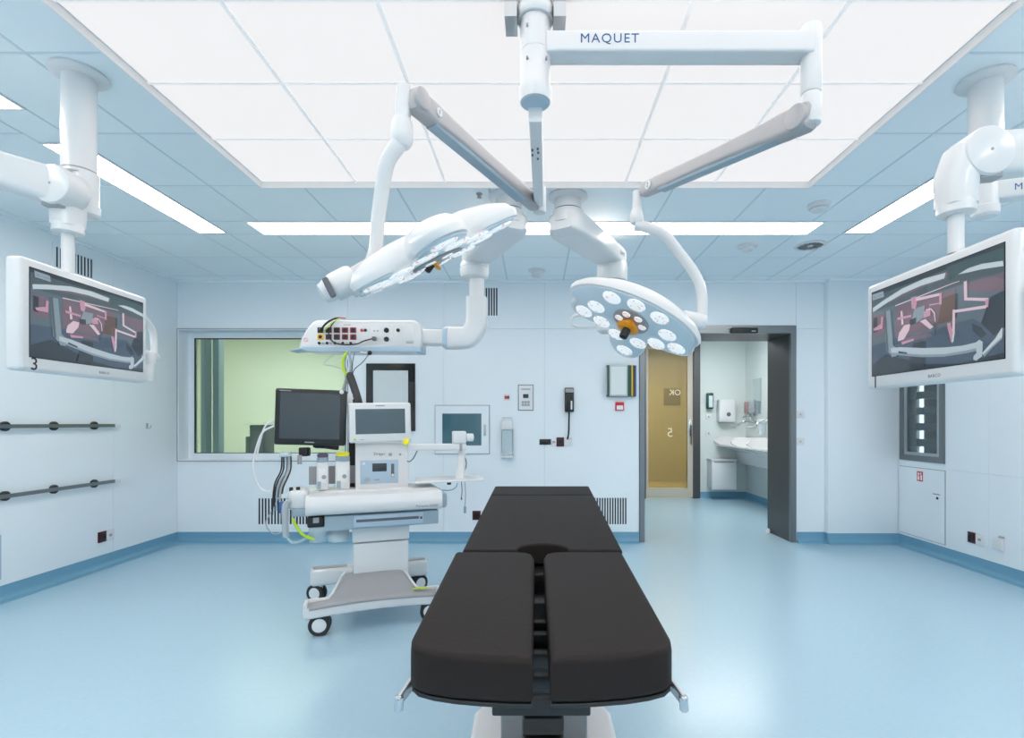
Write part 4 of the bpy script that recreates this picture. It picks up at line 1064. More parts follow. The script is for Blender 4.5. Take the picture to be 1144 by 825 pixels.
# breathing system on the left end
a, c = cbox((321, 548, 344, 571), -.24, -.06)
bb = MB().span(a, c, .03, 4, M=MM).build('breathing_block', M['white'], am)
for r in ((323, 545, 327, 549.5), (330.5, 544.5, 335, 549)):
    a, c = cbox(r, -.22, -.19); MB().span(a, c, .004, M=MM).build('valve_cap', M['black'], bb)
a, c = cbox((325, 569, 342, 578), -.25, -.08); MB().span(a, c, .012, 3, M=MM).build('block_foot', M['bluegrey'], bb)
p0, p1 = cart(336, 572, -.22), cart(346, 566, -.14)
MB().cyl(MM @ p0, MM @ p1, .035, n=20, bev=.008).build('sensor_port', M['white_matt'], bb)
a, c = cbox((336.5, 563, 342, 572), -.14, -.05); MB().span(a, c, .004, M=MM).build('connector_block', M['black'], am)
a, c = cbox((343, 577.5, 362.5, 590), -.26, -.12); MB().span(a, c, .012, 3, M=MM).build('blower_housing', M['black'], am)
m = MB(); p = cart(353, 584, -.262)
m.span((p.x - .018, p.y, p.z - .005), (p.x + .018, p.y + .01, p.z + .03), .003, M=MM); m.build('blower_bracket', M['grey'], am)
p = cart(355, 597, -.16); m = MB(); m.cyl(MM @ V(p.x, -.16, p.z + .05), MM @ V(p.x, -.16, p.z - .05), .055, n=24, bev=.01); m.build('water_trap', M['clear'], am)
p = cart(378, 597, -.10); m = MB(); m.cyl(MM @ V(p.x, -.10, p.z + .06), MM @ V(p.x, -.10, p.z - .045), .07, n=24, bev=.01); m.build('absorber_canister', M['clear'], am)
m = MB(); m.cyl(MM @ V(p.x, -.10, p.z + .01), MM @ V(p.x, -.10, p.z - .04), .062, n=24); m.build('absorber_filling', M['paper'], am)
# swing arm with tray on the right
y1 = .0
p0, p1 = cart(455, 500, y1), cart(520, 499.5, y1)
ta = MB().loft([MM @ p0, MM @ p1], (.05, .05), e=6, n=20).build('support_arm', M['white'], am)
a, c = cbox((507, 482, 521, 496), -.03, .05); MB().span(a, c, .008, M=MM).build('arm_joint', M['white_matt'], ta)
p = cart(523.5, 489, .0); MB().cyl(MM @ (p + V(-.02, 0, 0)), MM @ (p + V(.035, 0, 0)), .03, n=20, bev=.006).build('joint_knob', M['white_matt'], ta)
a, c = cbox((513.5, 496, 516.5, 504.5), -.028, -.02); MB().span(a, c, .001, M=MM).build('joint_label', M['grey'], ta)
q0, q1 = cart(516.5, 497, .02), cart(514, 536, -.01)
MB().loft([MM @ q0, MM @ V((q0.x + q1.x) / 2 + .004, .012, (q0.z + q1.z) / 2), MM @ q1], [(.055, .045), (.045, .04), (.075, .045)], e=5, n=18).build('tray_post', M['white'], ta)
tz = cart(504, 535, -.02).z
ua, ub = cart(462, 540, -.12).x, cart(541, 540, -.12).x
MB().prism([(ua, -.14), (ub, -.14), (ub + .035, .16), (ua + .05, .16)], tz - .014, tz, MM, .004).build('tray', M['white'], ta)
MB().tube([MM @ cart(451, 513, -.01), MM @ cart(457, 516, -.02), MM @ cart(462, 512, -.02), MM @ cart(466, 504, .02)], .004, 8).build('arm_cable', M['ink_grey'], ta)
MB().tube([MM @ cart(517.5, 505, .05), MM @ cart(521, 518, .06), MM @ cart(518, 530, .05)], .004, 8).build('post_cable', M['ink_grey'], ta)
MB().tube([MM @ cart(494, 548, .0), MM @ cart(503, 548, .0), MM @ cart(509, 545, .0), MM @ cart(511, 540, .0)], .004, 8).build('tray_cable', M['bluegrey'], ta)
for px, ln in ((515.5, 15), (519.5, 25)):
    p, q = MM @ cart(px, 541, .0), MM @ cart(px, 541 + ln, .0)
    m = MB(); m.tube([p + V(0, 0, .02), (p + q) / 2 + V(.004, 0, 0), q], .003, 8); m.cyl(q + V(0, 0, .0), q - V(0, 0, .05 if ln > 20 else .02), .010 if ln > 20 else .005, n=12, bev=.003)
    m.build('hanging_probe', M['bluegrey'] if ln > 20 else M['ink_grey'], ta)
a, c = cbox((500, 538.5, 504, 542), -.03, .0); MB().span(a, c, .002, M=MM).build('tray_clip', M['ink'], ta)

# vaporizers standing on the worktop
for px0, px1, pt, cap, lab in ((353.5, 367, 507.5, 'purple', 'purple capped vaporizer on the worktop of the anaesthesia machine'), (374.5, 391, 506, 'lemon', 'yellow capped vaporizer on the worktop beside the screen housing')):
    vc = -.03
    u = cart((px0 + px1) / 2, 530, vc).x; w = cart(px1, 530, vc).x - cart(px0, 530, vc).x
    zt = cart(px0, pt, vc).z
    zb0 = ztop + .0042
    vp = thing('vaporizer', lab, 'vaporizer', MM @ V(u, vc + .05, zb0), RZ, 'vaporizers on the anaesthesia machine')
    MB().span((u - w / 2, vc, zb0), (u + w / 2, vc + .062, zt - .055), .012, M=MM).build('vaporizer_body', M['white'], vp)
    MB().lathe([(w * .50, 0), (w * .50, .028), (w * .42, .034)], MM @ V(u, vc + .035, zt - .058), (0, 0, 1), 24).build('filler_ring', M['bluegrey'], vp)
    MB().lathe([(w * .44, 0), (w * .48, .012), (w * .47, .022), (w * .3, .028)], MM @ V(u, vc + .035, zt - .026), (0, 0, 1), 24).build('dial', M[cap], vp)
    MB().span((u - w * .33, vc - .0012, zb0 + .05), (u + w * .33, vc, zb0 + .15), M=MM).build('type_label', M['paper'], vp, smooth=0)
    MB().lathe([(.014, 0), (.014, .008)], MM @ V(u + w * .12, vc - .001, zb0 + .09), MM.to_3x3() @ V(0, -1, 0), 16).build('filler_knob', M['grey'], vp)
    MB().span((u - w * .42, vc - .002, zb0 + .01), (u - w * .12, vc, zb0 + .06), M=MM).build('level_window', M['bluegrey'], vp, smooth=0)
# loose cables and hoses
def cable(name, label, pts, r, mt, cat='cable', group=None, n=8):
    return tag(MB().tube(pts, r, n).build(name, M[mt]), label, cat, group)
W = lambda px, py, v: MM @ cart(px, py, v)
hb = thing('cable_bundle', 'bundle of dark patient cables hanging at the left end of the machine', 'cable', W(318, 512, -.1))
m = MB(); m.span(W(313, 511, -.1) - V(0, .015, 0), W(325, 505, -.1) + V(0, .015, 0), .006); m.build('cable_clip', M['clear'], hb)
random.seed(11)
for k, mt in enumerate(('ink', 'ink', 'bluegrey', 'ink_grey', 'cuff', 'ink')):
    x0, xe = 315 + k * 2.0, 304 + k * 2.2
    ye = (576, 566, 571, 556, 560, 552)[k]
    MB().tube([W(x0, 510, -.1), W(x0 - 3 + random.random() * 4, 526, -.12), W((x0 + xe) / 2 - 3, 543, -.18), W(xe, ye, -.2)], .005, 7).build('cable', M[mt], hb)
MB().span(W(311, 574, -.2), W(315.5, 561, -.2) + V(0, .03, 0), .004).build('blue_connector', M['blue_sleeve'], hb)
for k, pts in enumerate(([(306, 476), (293, 484), (285, 506), (283, 525), (290, 545), (303, 549), (312, 538)], [(306, 470), (296, 477), (289, 500), (287, 512)], [(312, 555), (303, 572), (297, 586), (306, 597), (318, 592), (322, 580)])):
    cable('thin_hose', ('long white cable looping down left of the black monitor', 'short white cable curving behind the black monitor edge', 'thin grey cable loop hanging below the breathing block')[k], [W(x, y, (-.05, .03, -.15)[k]) for x, y in pts], .006 if k < 2 else .004, 'white_matt' if k < 2 else 'cuff')
cable('breathing_hose', 'grey corrugated breathing hose hanging from the breathing block', [W(323, 560, -.27), W(318.5, 566, -.27), W(318.5, 585, -.27), W(319.5, 600, -.26)], .019, 'cuff', 'hose')
cable('suction_hose', 'clear thin hose looping under the breathing block', [W(320, 600, -.24), W(326, 606, -.24), W(336, 605, -.22), W(346, 598, -.2)], .009, 'clear', 'hose')
cable('yellow_hose', 'yellow green gas hose curving under the worktop', [W(327, 579.5, -.24), W(331, 588, -.245), W(339, 598, -.245), W(351, 603, -.24)], .009, 'lime', 'hose')

# ------------------------------------------------------------------ surgical lamps on their ceiling column
YC = 1.90
top = at(598, 0, YC)
sl = thing('surgical_light', 'ceiling mounted surgical light with two white lamp heads over the table', 'surgical lamp', (top.x, YC, H))
cz_ = lambda py, Y=YC: at(598, py, Y).z
m = MB(); m.cyl((0, YC, H - .0045), (0, YC, cz_(14)), .066, n=32); m.lathe([(.066, 0), (.072, -.01), (.072, -.035), (.066, -.045)], (0, YC, cz_(14) + .01), (0, 0, 1), 32)
m.build('ceiling_column', M['white'], sl)
for x0, x1 in ((-.112, -.066), (.066, .112)): MB().span((x0, YC - .05, cz_(18, YC - .05)), (x1, YC + .05, H - .0045), .002).build('mounting_bracket', M['alu'], sl)
MB().lathe([(.056, cz_(25)), (.056, cz_(60)), (.055, cz_(60)), (.055, cz_(60.8)), (.056, cz_(60.8)), (.056, cz_(97)), (.060, cz_(99)), (.061, cz_(107)), (.056, cz_(115))], (0, YC, 0), (0, 0, 1), 32).build('rotary_hub', M['white'], sl)
MB().lathe([(.052, cz_(115) - .001), (.052, cz_(115) - .004)], (0, YC, 0), (0, 0, 1), 32).build('hub_end_cap', M['paleblue'], sl)
for px, py in ((589, 27), (589, 64), (610.5, 64), (598, 7)):
    p = at(px, py, YC - .055); MB().cyl(p + V(0, .012, 0), p + V(0, -.003, 0), .004, n=10).build('screw', M['grey'], sl)
# right arm: horizontal extension arm with lettering, elbow, spring arm
ze = (cz_(33, YC - .04) + cz_(57, YC - .04)) / 2; eh = cz_(33, YC - .04) - cz_(57, YC - .04)
xe = (906 - VX) / FPX * YC
ea = MB().loft([V(.04, YC, ze), V(xe - .01, YC, ze)], (.085, eh), e=9, n=28).build('extension_arm', M['white'], sl)
text('MAQUET', .048, frame_m(at(681, 43, YC - .0432), (1, 0, 0), (0, 0, 1)), M['logo'], 'lettering', ea, space=1.16)
MB().cyl((xe, YC, cz_(30)), (xe, YC, cz_(106)), .037, n=28, bev=.008).build('elbow_column', M['white'], sl)
def spring_arm(p0, p1, badge, w0=(.075, .10), w1=(.06, .075)):
    d = (p1 - p0)
    pts = [p0 + d * t for t in (0, .10, .22, .5, .85, 1)]
    f = lambda t: (w0[0] + (w1[0] - w0[0]) * t, w0[1] + (w1[1] - w0[1]) * t)
    m = MB(); m.loft(pts, [f(0), f(.05), (f(.2)[0], f(.2)[1] * .86), (f(.5)[0], f(.5)[1] * .80), f(.9), f(1)], e=4.5, n=24, round_ends=.025)
    s = m.build('spring_arm', M['arm_grey'], sl)
    dn = d.normalized(); sd = dn.cross(V(0, 0, 1)).normalized(); upv = sd.cross(dn)
    m = MB(); m.loft([p - upv * .036 for p in pts[1:-1]], [(.05, .024)] * 4, e=6, n=14); m.build('arm_under_cover', M['bluegrey'], s)
    return s, dn, sd, upv
pa, pb = at(902, 131, YC), at(721, 212, 2.80)
MB().cyl(V(xe, YC, cz_(105)), V(xe, YC, cz_(140)), .036, n=28, bev=.01).build('elbow_joint', M['white'], sl)
s, dn, sd, up_ = spring_arm(pa, pb, '2')
pbadge = pa + (pb - pa) * .93
side = sd if sd.y < 0 else -sd
m = MB(); m.cyl(pbadge + side * .020, pbadge + side * .038, .022, n=20); m.build('number_badge', M['paper'], s)
text('2', .032, frame_m(pbadge + side * .0385, dn * (1 if dn.x > 0 else -1), (0, 0, 1)), M['ink_grey'], 'lettering', s)
pj = pa + (pb - pa) * .02
m = MB(); m.cyl(pj + side * .02, pj + side * .047, .045, n=24, bev=.006); m.build('arm_joint_disc', M['arm_grey'], s)
# right yoke: spindle, curved tube, side joint
sp = at(713, 214, 2.82)
def at2(px, py, Y): return at(px, py, Y)
MB().cyl(at(712, 214, 2.82), at(711, 240, 2.82), .024, n=24).build('spindle', M['white'], sl)
MB().lathe([(.026, .03), (.036, .0), (.040, -.03), (.030, -.05)], at(711, 240, 2.82), (0, 0, 1), 24).build('spindle_collar', M['white'], sl)
MB().tube([at(709, 252, 2.82), at(722, 254, 2.82), at(742, 263, 2.84), (at(760, 284, 2.87)), at(776, 306, 2.89), at(784, 327, 2.90), at(784.5, 362, 2.90)], .029, 16).build('yoke', M['white'], sl)
MB().cyl(at(787, 360, 2.90), at(762, 357, 2.88), .044, .05, n=24, bev=.012).build('yoke_joint', M['white'], sl)
p = at(770, 356.5, 2.83); MB().cyl(p, p + V(0, -.012, 0), .006, n=10).build('joint_screw', M['grey'], sl)
# left arm: extension arm running away from the camera, joint, spring arm, yoke
qa, qb = V(.0, YC + .02, cz_(118) - .015), at(602, 226, 2.72)
ea = MB().loft([qa, qa + (qb - qa) * .97], (.052, .066), e=7, n=22).build('extension_arm', M['white'], sl)
m = MB()
for k, (dx, dy) in enumerate(((-.012, .20), (.010, .19), (.012, .22), (-.012, .24), (.011, .27))):
    c_ = qa + V(dx, dy, -.034); m.span(c_ + V(-.004, -.008, -.0008), c_ + V(.004, .008, .001))
m.build('type_marks', M['ink_grey'], ea, smooth=0)['kind'] = 'stuff'
jt = at(603, 228, 2.74)
MB().cyl(jt + V(0, 0, .09), jt + V(0, 0, -.05), .034, n=24, bev=.006).build('elbow_joint', M['white'], sl)
ra, rb = at(464, 113, 1.88), at(596, 227, 2.70)
s, dn, sd, up_ = spring_arm(ra, rb, '1', (.07, .085), (.06, .075))
side = sd if sd.y < 0 else -sd
pbadge = ra + (rb - ra) * .10
m = MB(); m.cyl(pbadge + side * .02, pbadge + side * .040, .016, n=20); m.build('number_badge', M['paper'], s)
text('1', .024, frame_m(pbadge + side * .0405, dn * (1 if dn.x > 0 else -1), (0, 0, 1)), M['ink_grey'], 'lettering', s)
m = MB(); pj = ra; m.cyl(pj + side * .02, pj + side * .042, .04, n=24, bev=.006); m.build('arm_joint_disc', M['arm_grey'], s)
YL = 1.88
m = MB(); m.loft([at(452, 97, YL), at(451, 112, YL), at(450, 138, YL)], [(.042, .05), (.046, .055), (.046, .05)], e=5, n=20); m.build('spindle', M['white'], sl)
MB().lathe([(.030, .03), (.038, .01), (.042, -.035), (.036, -.06), (.026, -.075)], at(449.5, 142, YL), (0, 0, 1), 24).build('spindle_collar', M['white'], sl)
MB().tube([at(449, 152, YL), at(444, 163, YL), at(433, 181, YL + .02), at(428, 205, YL + .05), at(423, 240, YL + .09), at(419, 280, YL + .12), at(405, 312, YL + .10), at(384, 322, YL + .04)], [.030, .024], 16).build('yoke', M['white'], sl)

def lamp_head(C, n, e1, R, phase, thick, name_label, lens_on=True, handle_dir=None, hs=1.0):
    """Five lobed lamp head. C: centre of the lit face, n: direction it shines, e1: direction of angle zero in its plane."""
    n = n.normalized(); e1 = (e1 - n * e1.dot(n)).normalized(); e2 = n.cross(e1)
    MX = Matrix((e1, e2, n)).transposed().to_4x4(); MX.translation = C
    N = 120
    def r_of(t, k): 
        t = (phase * t + math.pi) % (2 * math.pi) - math.pi      # flat bar on the positive side, three lobes on the negative
        flat = 1 / math.sqrt(math.cos(t) ** 2 + (math.sin(t) / .60) ** 2)
        lob = max(0, .5 + .5 * math.cos(5 * (t + math.radians(87))))
        low = (.52 + .48 * lob ** .8) * (1 + .16 * math.exp(-((t + 1.52) / .5) ** 2))
        q = sm((math.sin(t) + .22) / .30)
        full = q * flat + (1 - q) * low
        return R * ((1 - k) * (.6 * full + .3) + k * full)
    prof = [(.02, -thick, 0), (.30, -thick, .0), (.58, -thick * .93, .25), (.80, -thick * .74, .7), (.93, -thick * .5, .95), (.985, -thick * .28, 1), (1.0, -.02, 1), (.985, .002, 1), (.94, .006, 1)]
    m = MB()
    m.rings([[MX @ V(r_of(2 * math.pi * i / N, k) * q * math.cos(2 * math.pi * i / N), r_of(2 * math.pi * i / N, k) * q * math.sin(2 * math.pi * i / N), z) for i in range(N)] for q, z, k in prof])
    hd = m.build('lamp_head', M['white'], sl, smooth=50)
    m = MB(); 
    m.rings([[MX @ V(r_of(2 * math.pi * i / N, 1) * q * math.cos(2 * math.pi * i / N), r_of(2 * math.pi * i / N, 1) * q * math.sin(2 * math.pi * i / N), z) for i in range(N)] for q, z in ((.935, .004), (.935, .009), (.90, .013))])
    m.build('cover_glass', M['lampglass'], hd, smooth=50)
    for k in range(5):
        a0 = math.radians((-15, -87, -159, 0, 0)[k])
        for rr, da in (((.76 if k != 1 else .88, 0), (.54, .33), (.54, -.33)) if k < 3 else ((.50, .80), (.42, math.pi / 2)) if k == 3 else ((.50, math.pi - .80),)):
            aa = phase * (a0 + da)
            c_ = MX @ V(R * rr * math.cos(aa), R * rr * math.sin(aa), .0125)
            m = MB(); m.lathe([(.052, 0), (.052, .002), (.047, .006), (.02, .008)], c_, n, 24)
            m.build('lens', M['lens'], hd)
    m = MB(); m.lathe([(.105, .012), (.105, .018), (.088, .022)], MX @ V(0, 0, 0), n, 32); m.build('centre_ring', M['grey'], hd)
    for k in range(6):
        a0 = 2 * math.pi * k / 6
        m = MB(); m.lathe([(.024, .0), (.022, .004)], MX @ V(.07 * math.cos(a0), .07 * math.sin(a0), .0215), n, 14); m.build('centre_lens', M['lens'], hd)
    hv = n if handle_dir is None else handle_dir.normalized()
    o_ = MX @ V(0, 0, .02 if hs == 1 else .005)
    MB().lathe([(q_ * hs, h_ * hs) for q_, h_ in ((.028, 0), (.028, .028), (.060, .034), (.064, .040), (.058, .046), (.028, .052))], o_, hv, 28).build('handle_flange', M['orange'], hd)
    MB().lathe([(q_ * hs, h_ * hs) for q_, h_ in ((.024, .050), (.025, .092), (.022, .104), (.014, .108))], o_, hv, 20).build('handle_grip', M['black'], hd)
    return hd, MX
# right head
h2, X2 = lamp_head(at(706, 357, 2.85), V(-.45, -.27, -.84), V(.89, -.16, -.45), .395, 1, .12, '2')
# left head, seen almost edge-on
h1, X1 = lamp_head(at(487, 287, 1.98), V(.40, .22, -.80), V(.866, .10, .5), .355, -1, .105, '1', handle_dir=V(-.45, -.05, -.60), hs=.62)
cA, cB = at(360, 329, 1.90), at(392, 312, 1.93)
cn = (cB - cA).normalized()
MB().lathe([(.018, 0), (.036, .006), (.043, .03), (.043, .055)], cA - cn * .005, cn, 28).build('yoke_joint', M['white'], sl)
MB().lathe([(.050, 0), (.052, .012), (.052, .075), (.044, .09)], cA + cn * .045, cn, 28).build('yoke_joint', M['white'], sl)
MB().cyl(cA + cn * .12, cA + cn * .26, .036, .04, n=24).build('head_link', M['alu'], sl)
pp = at(368, 322, 1.845)
dv = V(.45, 0, -.9).normalized()
m = MB(); m.loft([pp + dv * -.035, pp + dv * .03], [(.022, .012), (.022, .012)], e=3, n=14, up=(0, 1, 0), round_ends=.006); m.build('keypad', M['ink_grey'], sl)

# ------------------------------------------------------------------ supply pendants
YPD = 3.50
def pendant_top(px, label, name):
    x = (px - VX) / FPX * YPD
    t = thing(name, label, 'supply pendant', (x, YPD, H))
    MB().lathe([(.13, 0), (.135, -.012), (.125, -.022), (.095, -.03)], (x, YPD, H), (0, 0, 1), 36).build('ceiling_flange', M['white'], t)
    MB().cyl((x, YPD, H - .02), (x, YPD, 2.76), .092, n=32).build('ceiling_column', M['white'], t)
    MB().lathe([(.0935, .008), (.0935, 0)], (x, YPD, 2.752), (0, 0, 1), 32).build('bearing_gap', M['ink'], t)
    MB().lathe([(.10, 0), (.11, -.05), (.11, -.09)], (x, YPD, 2.752), (0, 0, 1), 32).build('bearing_housing', M['white'], t)
    return t, V(x, YPD, 2.655)
lp, hub = pendant_top(568, 'white ceiling pendant with bent arm carrying the socket console', 'supply_pendant')
endp = V((530 - VX) / FPX * 4.17, 4.17, 2.655)
d = (endp - hub).normalized()
MB().loft([hub - d * .10, hub - d * .07, hub, hub + (endp - hub) * .5, endp, endp + d * .07, endp + d * .10], [(.16, .10), (.22, .14), (.26, .155), (.24, .15), (.21, .14), (.17, .13), (.12, .10)], e=5, n=28).build('pendant_arm', M['white'], lp)
# lower joint and bent tube
MB().lathe([(.115, 2.60), (.118, 2.585), (.118, 2.565), (.114, 2.56), (.118, 2.555), (.118, 2.52), (.105, 2.49), (.075, 2.472)], (endp.x, endp.y, 0), (0, 0, 1), 36).build('arm_joint', M['white'], lp)
zt, ze_ = at(530, 312, 4.17).z, at(530, 337, 4.17).z
MB().cyl((endp.x + .02, 4.17, zt + .03), (endp.x + .02, 4.17, ze_ - .02), .060, n=28).build('drop_tube', M['white'], lp)
xx = endp.x + .02
pts = catmull([at(532.5, 333, 4.17), at(532.5, 350, 4.17), at(531, 366, 4.17), at(523, 376.5, 4.17), at(510, 378, 4.17), at(498, 378, 4.17)], 5)
MB().loft(pts, [(.165 + .02 * (k / len(pts)), .155) for k in range(len(pts))], e=4, n=24, up=(0, 1, 0)).build('elbow', M['white'], lp)
MB().loft([at(501, 378, 4.17), at(496, 378, 4.17)], [(.17, .17), (.16, .16)], e=5, n=24, up=(0, 1, 0)).build('elbow_collar', M['paleblue'], lp)
MB().loft([at(500, 377.5, 4.17), at(466, 377.5, 4.17)], (.13, .13), e=6, n=22, up=(0, 1, 0)).build('cross_tube', M['white'], lp)
# console
YK = 4.06
def kp(px, py, Y=YK): a_ = at(px, py, Y); return (a_.x, a_.z)
prof = [(333, 389.5), (336, 378), (342, 368), (348, 360.5), (353, 357.5), (462, 357.5), (468, 361), (470.5, 369), (470.5, 386), (468, 392), (463, 393.5), (345, 393.5)]
MK = frame_m((0, YK, 0), (1, 0, 0), (0, 0, 1))
cs = MB().prism([kp(*q) for q in reversed(prof)], -.20, .0, MK, .02).build('console', M['white'], lp)
fp = [(337, 386), (343, 371), (350, 362), (463, 362), (463, 387)]
MB().prism([kp(*q) for q in reversed(fp)], -.002, .003, MK, .001).build('console_face', M['white_matt'], cs)
MB().prism([kp(*q) for q in ((470, 393.3), (345, 393.3), (337, 390), (337, 387.5), (470, 387.5))], -.19, .006, MK, .004).build('console_rail', M['paleblue'], cs)
MB().loft([at(329, 393, YK + .1), at(345, 391, YK + .1), at(360, 391.5, YK + .1)], [(.14, .012), (.16, .02), (.16, .02)], e=4, n=16, round_ends=.01).build('end_handle', M['paleblue'], cs)
def kbox(px0, py0, px1, py1, z0, z1, name, mt, bev=.002, parent=None):
    a_, c_ = kp(px0, py1), kp(px1, py0)
    return MB().span((a_[0], a_[1], z0), (c_[0], c_[1], z1), bev, M=MK).build(name, mt, parent or cs)
for r_ in range(2):
    for k in range(5):
        px, py = 355.2 + k * 9.1, 366.2 + r_ * 7.6
        mt = M['yellow'] if (k, r_) == (0, 1) else M['black'] if (k, r_) == (0, 0) else M['red'] if k > 2 else M['maroon']
        kbox(px, py, px + 6.6, py + 6.0, .003, .012, 'power_socket', mt)
m = MB()
for r_ in range(2):
    for k in range(5):
        px, py = 355.2 + k * 9.1, 366.2 + r_ * 7.6
        a_ = kp(px + 3.3, py + 3.0); m.lathe([(.015, .012), (.015, .0125)], MK @ V(a_[0], a_[1], 0), (0, -1, 0), 14)
m.build('socket_wells', M['ink'], cs)['kind'] = 'stuff'
for k in range(10):
    a_ = kp(357 + k * 4.4, 383.7); MB().lathe([(.011, .003), (.011, .012), (.006, .016)], MK @ V(a_[0], a_[1], 0), (0, -1, 0), 12).build('earth_stud', M['alu'] if k % 2 else M['ink'], cs)
for px, py, r_, mt in ((404.5, 369.3, .012, 'sign_red'), (408.5, 369.3, .012, 'ink'), (418, 370, .005, 'grey'), (422, 370, .005, 'grey'), (432, 369.3, .020, 'ink'), (432, 379.3, .020, 'ink'), (445, 369.3, .014, 'ink')):
    a_ = kp(px, py); MB().lathe([(r_, .003), (r_, .010), (r_ * .7, .012)], MK @ V(a_[0], a_[1], 0), (0, -1, 0), 16).build('gas_outlet' if r_ > .015 else 'signal_port', M[mt], cs)
for r_ in ((400, 363.5, 413, 385.5), (413.7, 363.5, 439, 385.5), (439.7, 363.5, 461, 385.5)):
    kbox(*r_, .0028, .0038, 'insert_plate', M['white'], .0005)
kbox(384, 362.8, 392, 363.6, .003, .0036, 'console_label', M['grey'], 0)
kbox(454, 381, 462, 384, .003, .012, 'latch', M['cuff'], .003)
a_ = kp(342, 380)
m = MB()
R_ = .017
for k in range(24):
    t0, t1 = 2 * math.pi * k / 24, 2 * math.pi * (k + 1) / 24
    m.poly([MK @ V(a_[0] + R_ * f * math.cos(t), a_[1] + R_ * f * math.sin(t), .0036) for f, t in ((1, t0), (1, t1), (.82, t1), (.82, t0))])
c_, s_ = math.cos(math.radians(-45)), math.sin(math.radians(-45))
m.poly([MK @ V(a_[0] + x * c_ - y * s_, a_[1] + x * s_ + y * c_, .0036) for x, y in ((-R_ * .85, -.0015), (R_ * .85, -.0015), (R_ * .85, .0015), (-R_ * .85, .0015))])
m.build('prohibition_mark', M['sign_red'], cs, smooth=0, recalc=False)
# plug leads on the console face
pl_ = thing('plug_lead', 'black plug and green yellow leads looped over the console sockets', 'cable', at(380, 366, YK - .05))
L_ = lambda px, py, d_=.05: at(px, py, YK - d_)
MB().cyl(L_(358, 369, .022), L_(359, 368, .05), .016, .010, n=14, bev=.003).build('plug', M['black'], pl_)
MB().tube([L_(359, 368), L_(365, 361, .06), L_(373, 356.5, .05), L_(379, 355.5, .0)], .008, 8).build('lead', M['ink'], pl_)
MB().tube([L_(361, 371, .03), L_(368, 364, .05), L_(374, 358.5, .05), L_(380, 355.5, .01)], .004, 8).build('lead', M['lime'], pl_)
MB().tube([L_(379, 355.5, .01), L_(373, 360, .04), L_(367.5, 370, .04), L_(369, 379, .04), L_(378, 384.5, .04), L_(396, 385, .05), L_(407, 381, .05), L_(416, 378.5, .03)], .005, 8).build('lead', M['ink'], pl_)
MB().span(L_(415.5, 380.5, .035), L_(420.5, 376.8, .006), .003).build('plug', M['ink_grey'], pl_)
MB().tube([L_(376, 355.6, .0), L_(382, 355.3, .02), L_(386, 355.8, .0)], .004, 8).build('lead', M['sign_red'], pl_)
# hoses under the console down to the machine
sv = thing('hose_sleeve', 'black corrugated hose sleeve running from under the console to the machine', 'hose', at(392, 395, YK + .05))
m = MB()
pA, pB = at(391, 420, 4.0), at(401, 452, 3.80)
pC = at(404, 475, 3.80)
N_ = 34; path = catmull([pA, (pA + pB) / 2 + V(.004, 0, 0), pB, pC], 14)
m.lathe([(.022, -.02), (.028, 0), (.028, .03), (.022, .05)], pA, (pB - pA), 16)
R_ = []
for i, p in enumerate(path):
    d_ = (path[min(i + 1, len(path) - 1)] - path[max(i - 1, 0)]).normalized(); x = d_.cross(V(0, 1, 0)).normalized(); y = d_.cross(x)
    rr = .026 + .004 * (i % 2)
    R_.append([p + (x * math.cos(2 * math.pi * j / 14) + y * math.sin(2 * math.pi * j / 14)) * rr for j in range(14)])
m.rings(R_); m.build('sleeve', M['rubber'], sv, smooth=60)
pk = lambda px, py, Y=4.02: at(px, py, Y)
for pts, r_, mt in (([(388, 393), (383, 403), (384, 414), (391, 424)], .010, 'lime'), ([(391, 393), (387, 405), (389, 416), (392, 422)], .007, 'white_matt'), ([(390, 393), (392, 408), (391, 420)], .010, 'bluegrey'),
                    ([(374, 396), (366, 402), (362, 407), (372, 409), (384, 413)], .004, 'cuff'), ([(396, 394), (394, 405), (393, 420)], .004, 'ink_grey'), ([(412, 396), (405, 405), (396, 413), (393, 422)], .004, 'ink_grey'),
                    ([(389, 420), (386, 428), (383, 440), (381, 452)], .014, 'grey'), ([(403, 393.6), (407, 394.5), (412, 395)], .006, 'white_matt')):
    MB().tube([pk(*q) for q in pts], r_, 8).build('hose', M[mt], sv)
MB().sphere(pk(413, 394.5), .018).build('hose_plug', M['ink'], sv)
MB().sphere(pk(382, 440, 3.95), .016).build('hose_end', M['white_matt'], sv)

rp, hub = pendant_top(634.5, 'white ceiling pendant whose head hangs behind the right lamp', 'supply_pendant')
endp = V((684 - VX) / FPX * 4.17, 4.17, 2.655)
d = (endp - hub).normalized()
ar = MB().loft([hub - d * .10, hub - d * .07, hub, hub + (endp - hub) * .5, endp, endp + d * .07, endp + d * .10], [(.16, .10), (.22, .14), (.26, .155), (.24, .15), (.21, .14), (.19, .13), (.17, .10)], e=6, n=28).build('pendant_arm', M['white'], rp)
sdv = d.cross(V(0, 0, 1)).normalized(); sdv = sdv if sdv.y < 0 else -sdv
tp_ = endp + d * .0 + sdv * .1065
text('MAQUET', .04, frame_m(hub + d * .70 + sdv * .1085, d, (0, 0, 1)), M['ink_grey'], 'lettering', ar)
MB().lathe([(.118, 2.60), (.122, 2.585), (.122, 2.48), (.115, 2.46)], (endp.x, endp.y, 0), (0, 0, 1), 36).build('arm_joint', M['white'], rp)
MB().cyl((endp.x, endp.y, 2.47), (endp.x, endp.y, 2.12), .085, n=28).build('drop_tube', M['white'], rp)
a_ = at(664, 352, 4.10); c_ = at(700, 335, 4.10)
MB().span((a_.x, 4.05, a_.z), (c_.x, 4.30, c_.z + .05), .02, 3).build('pendant_head', M['white'], rp)
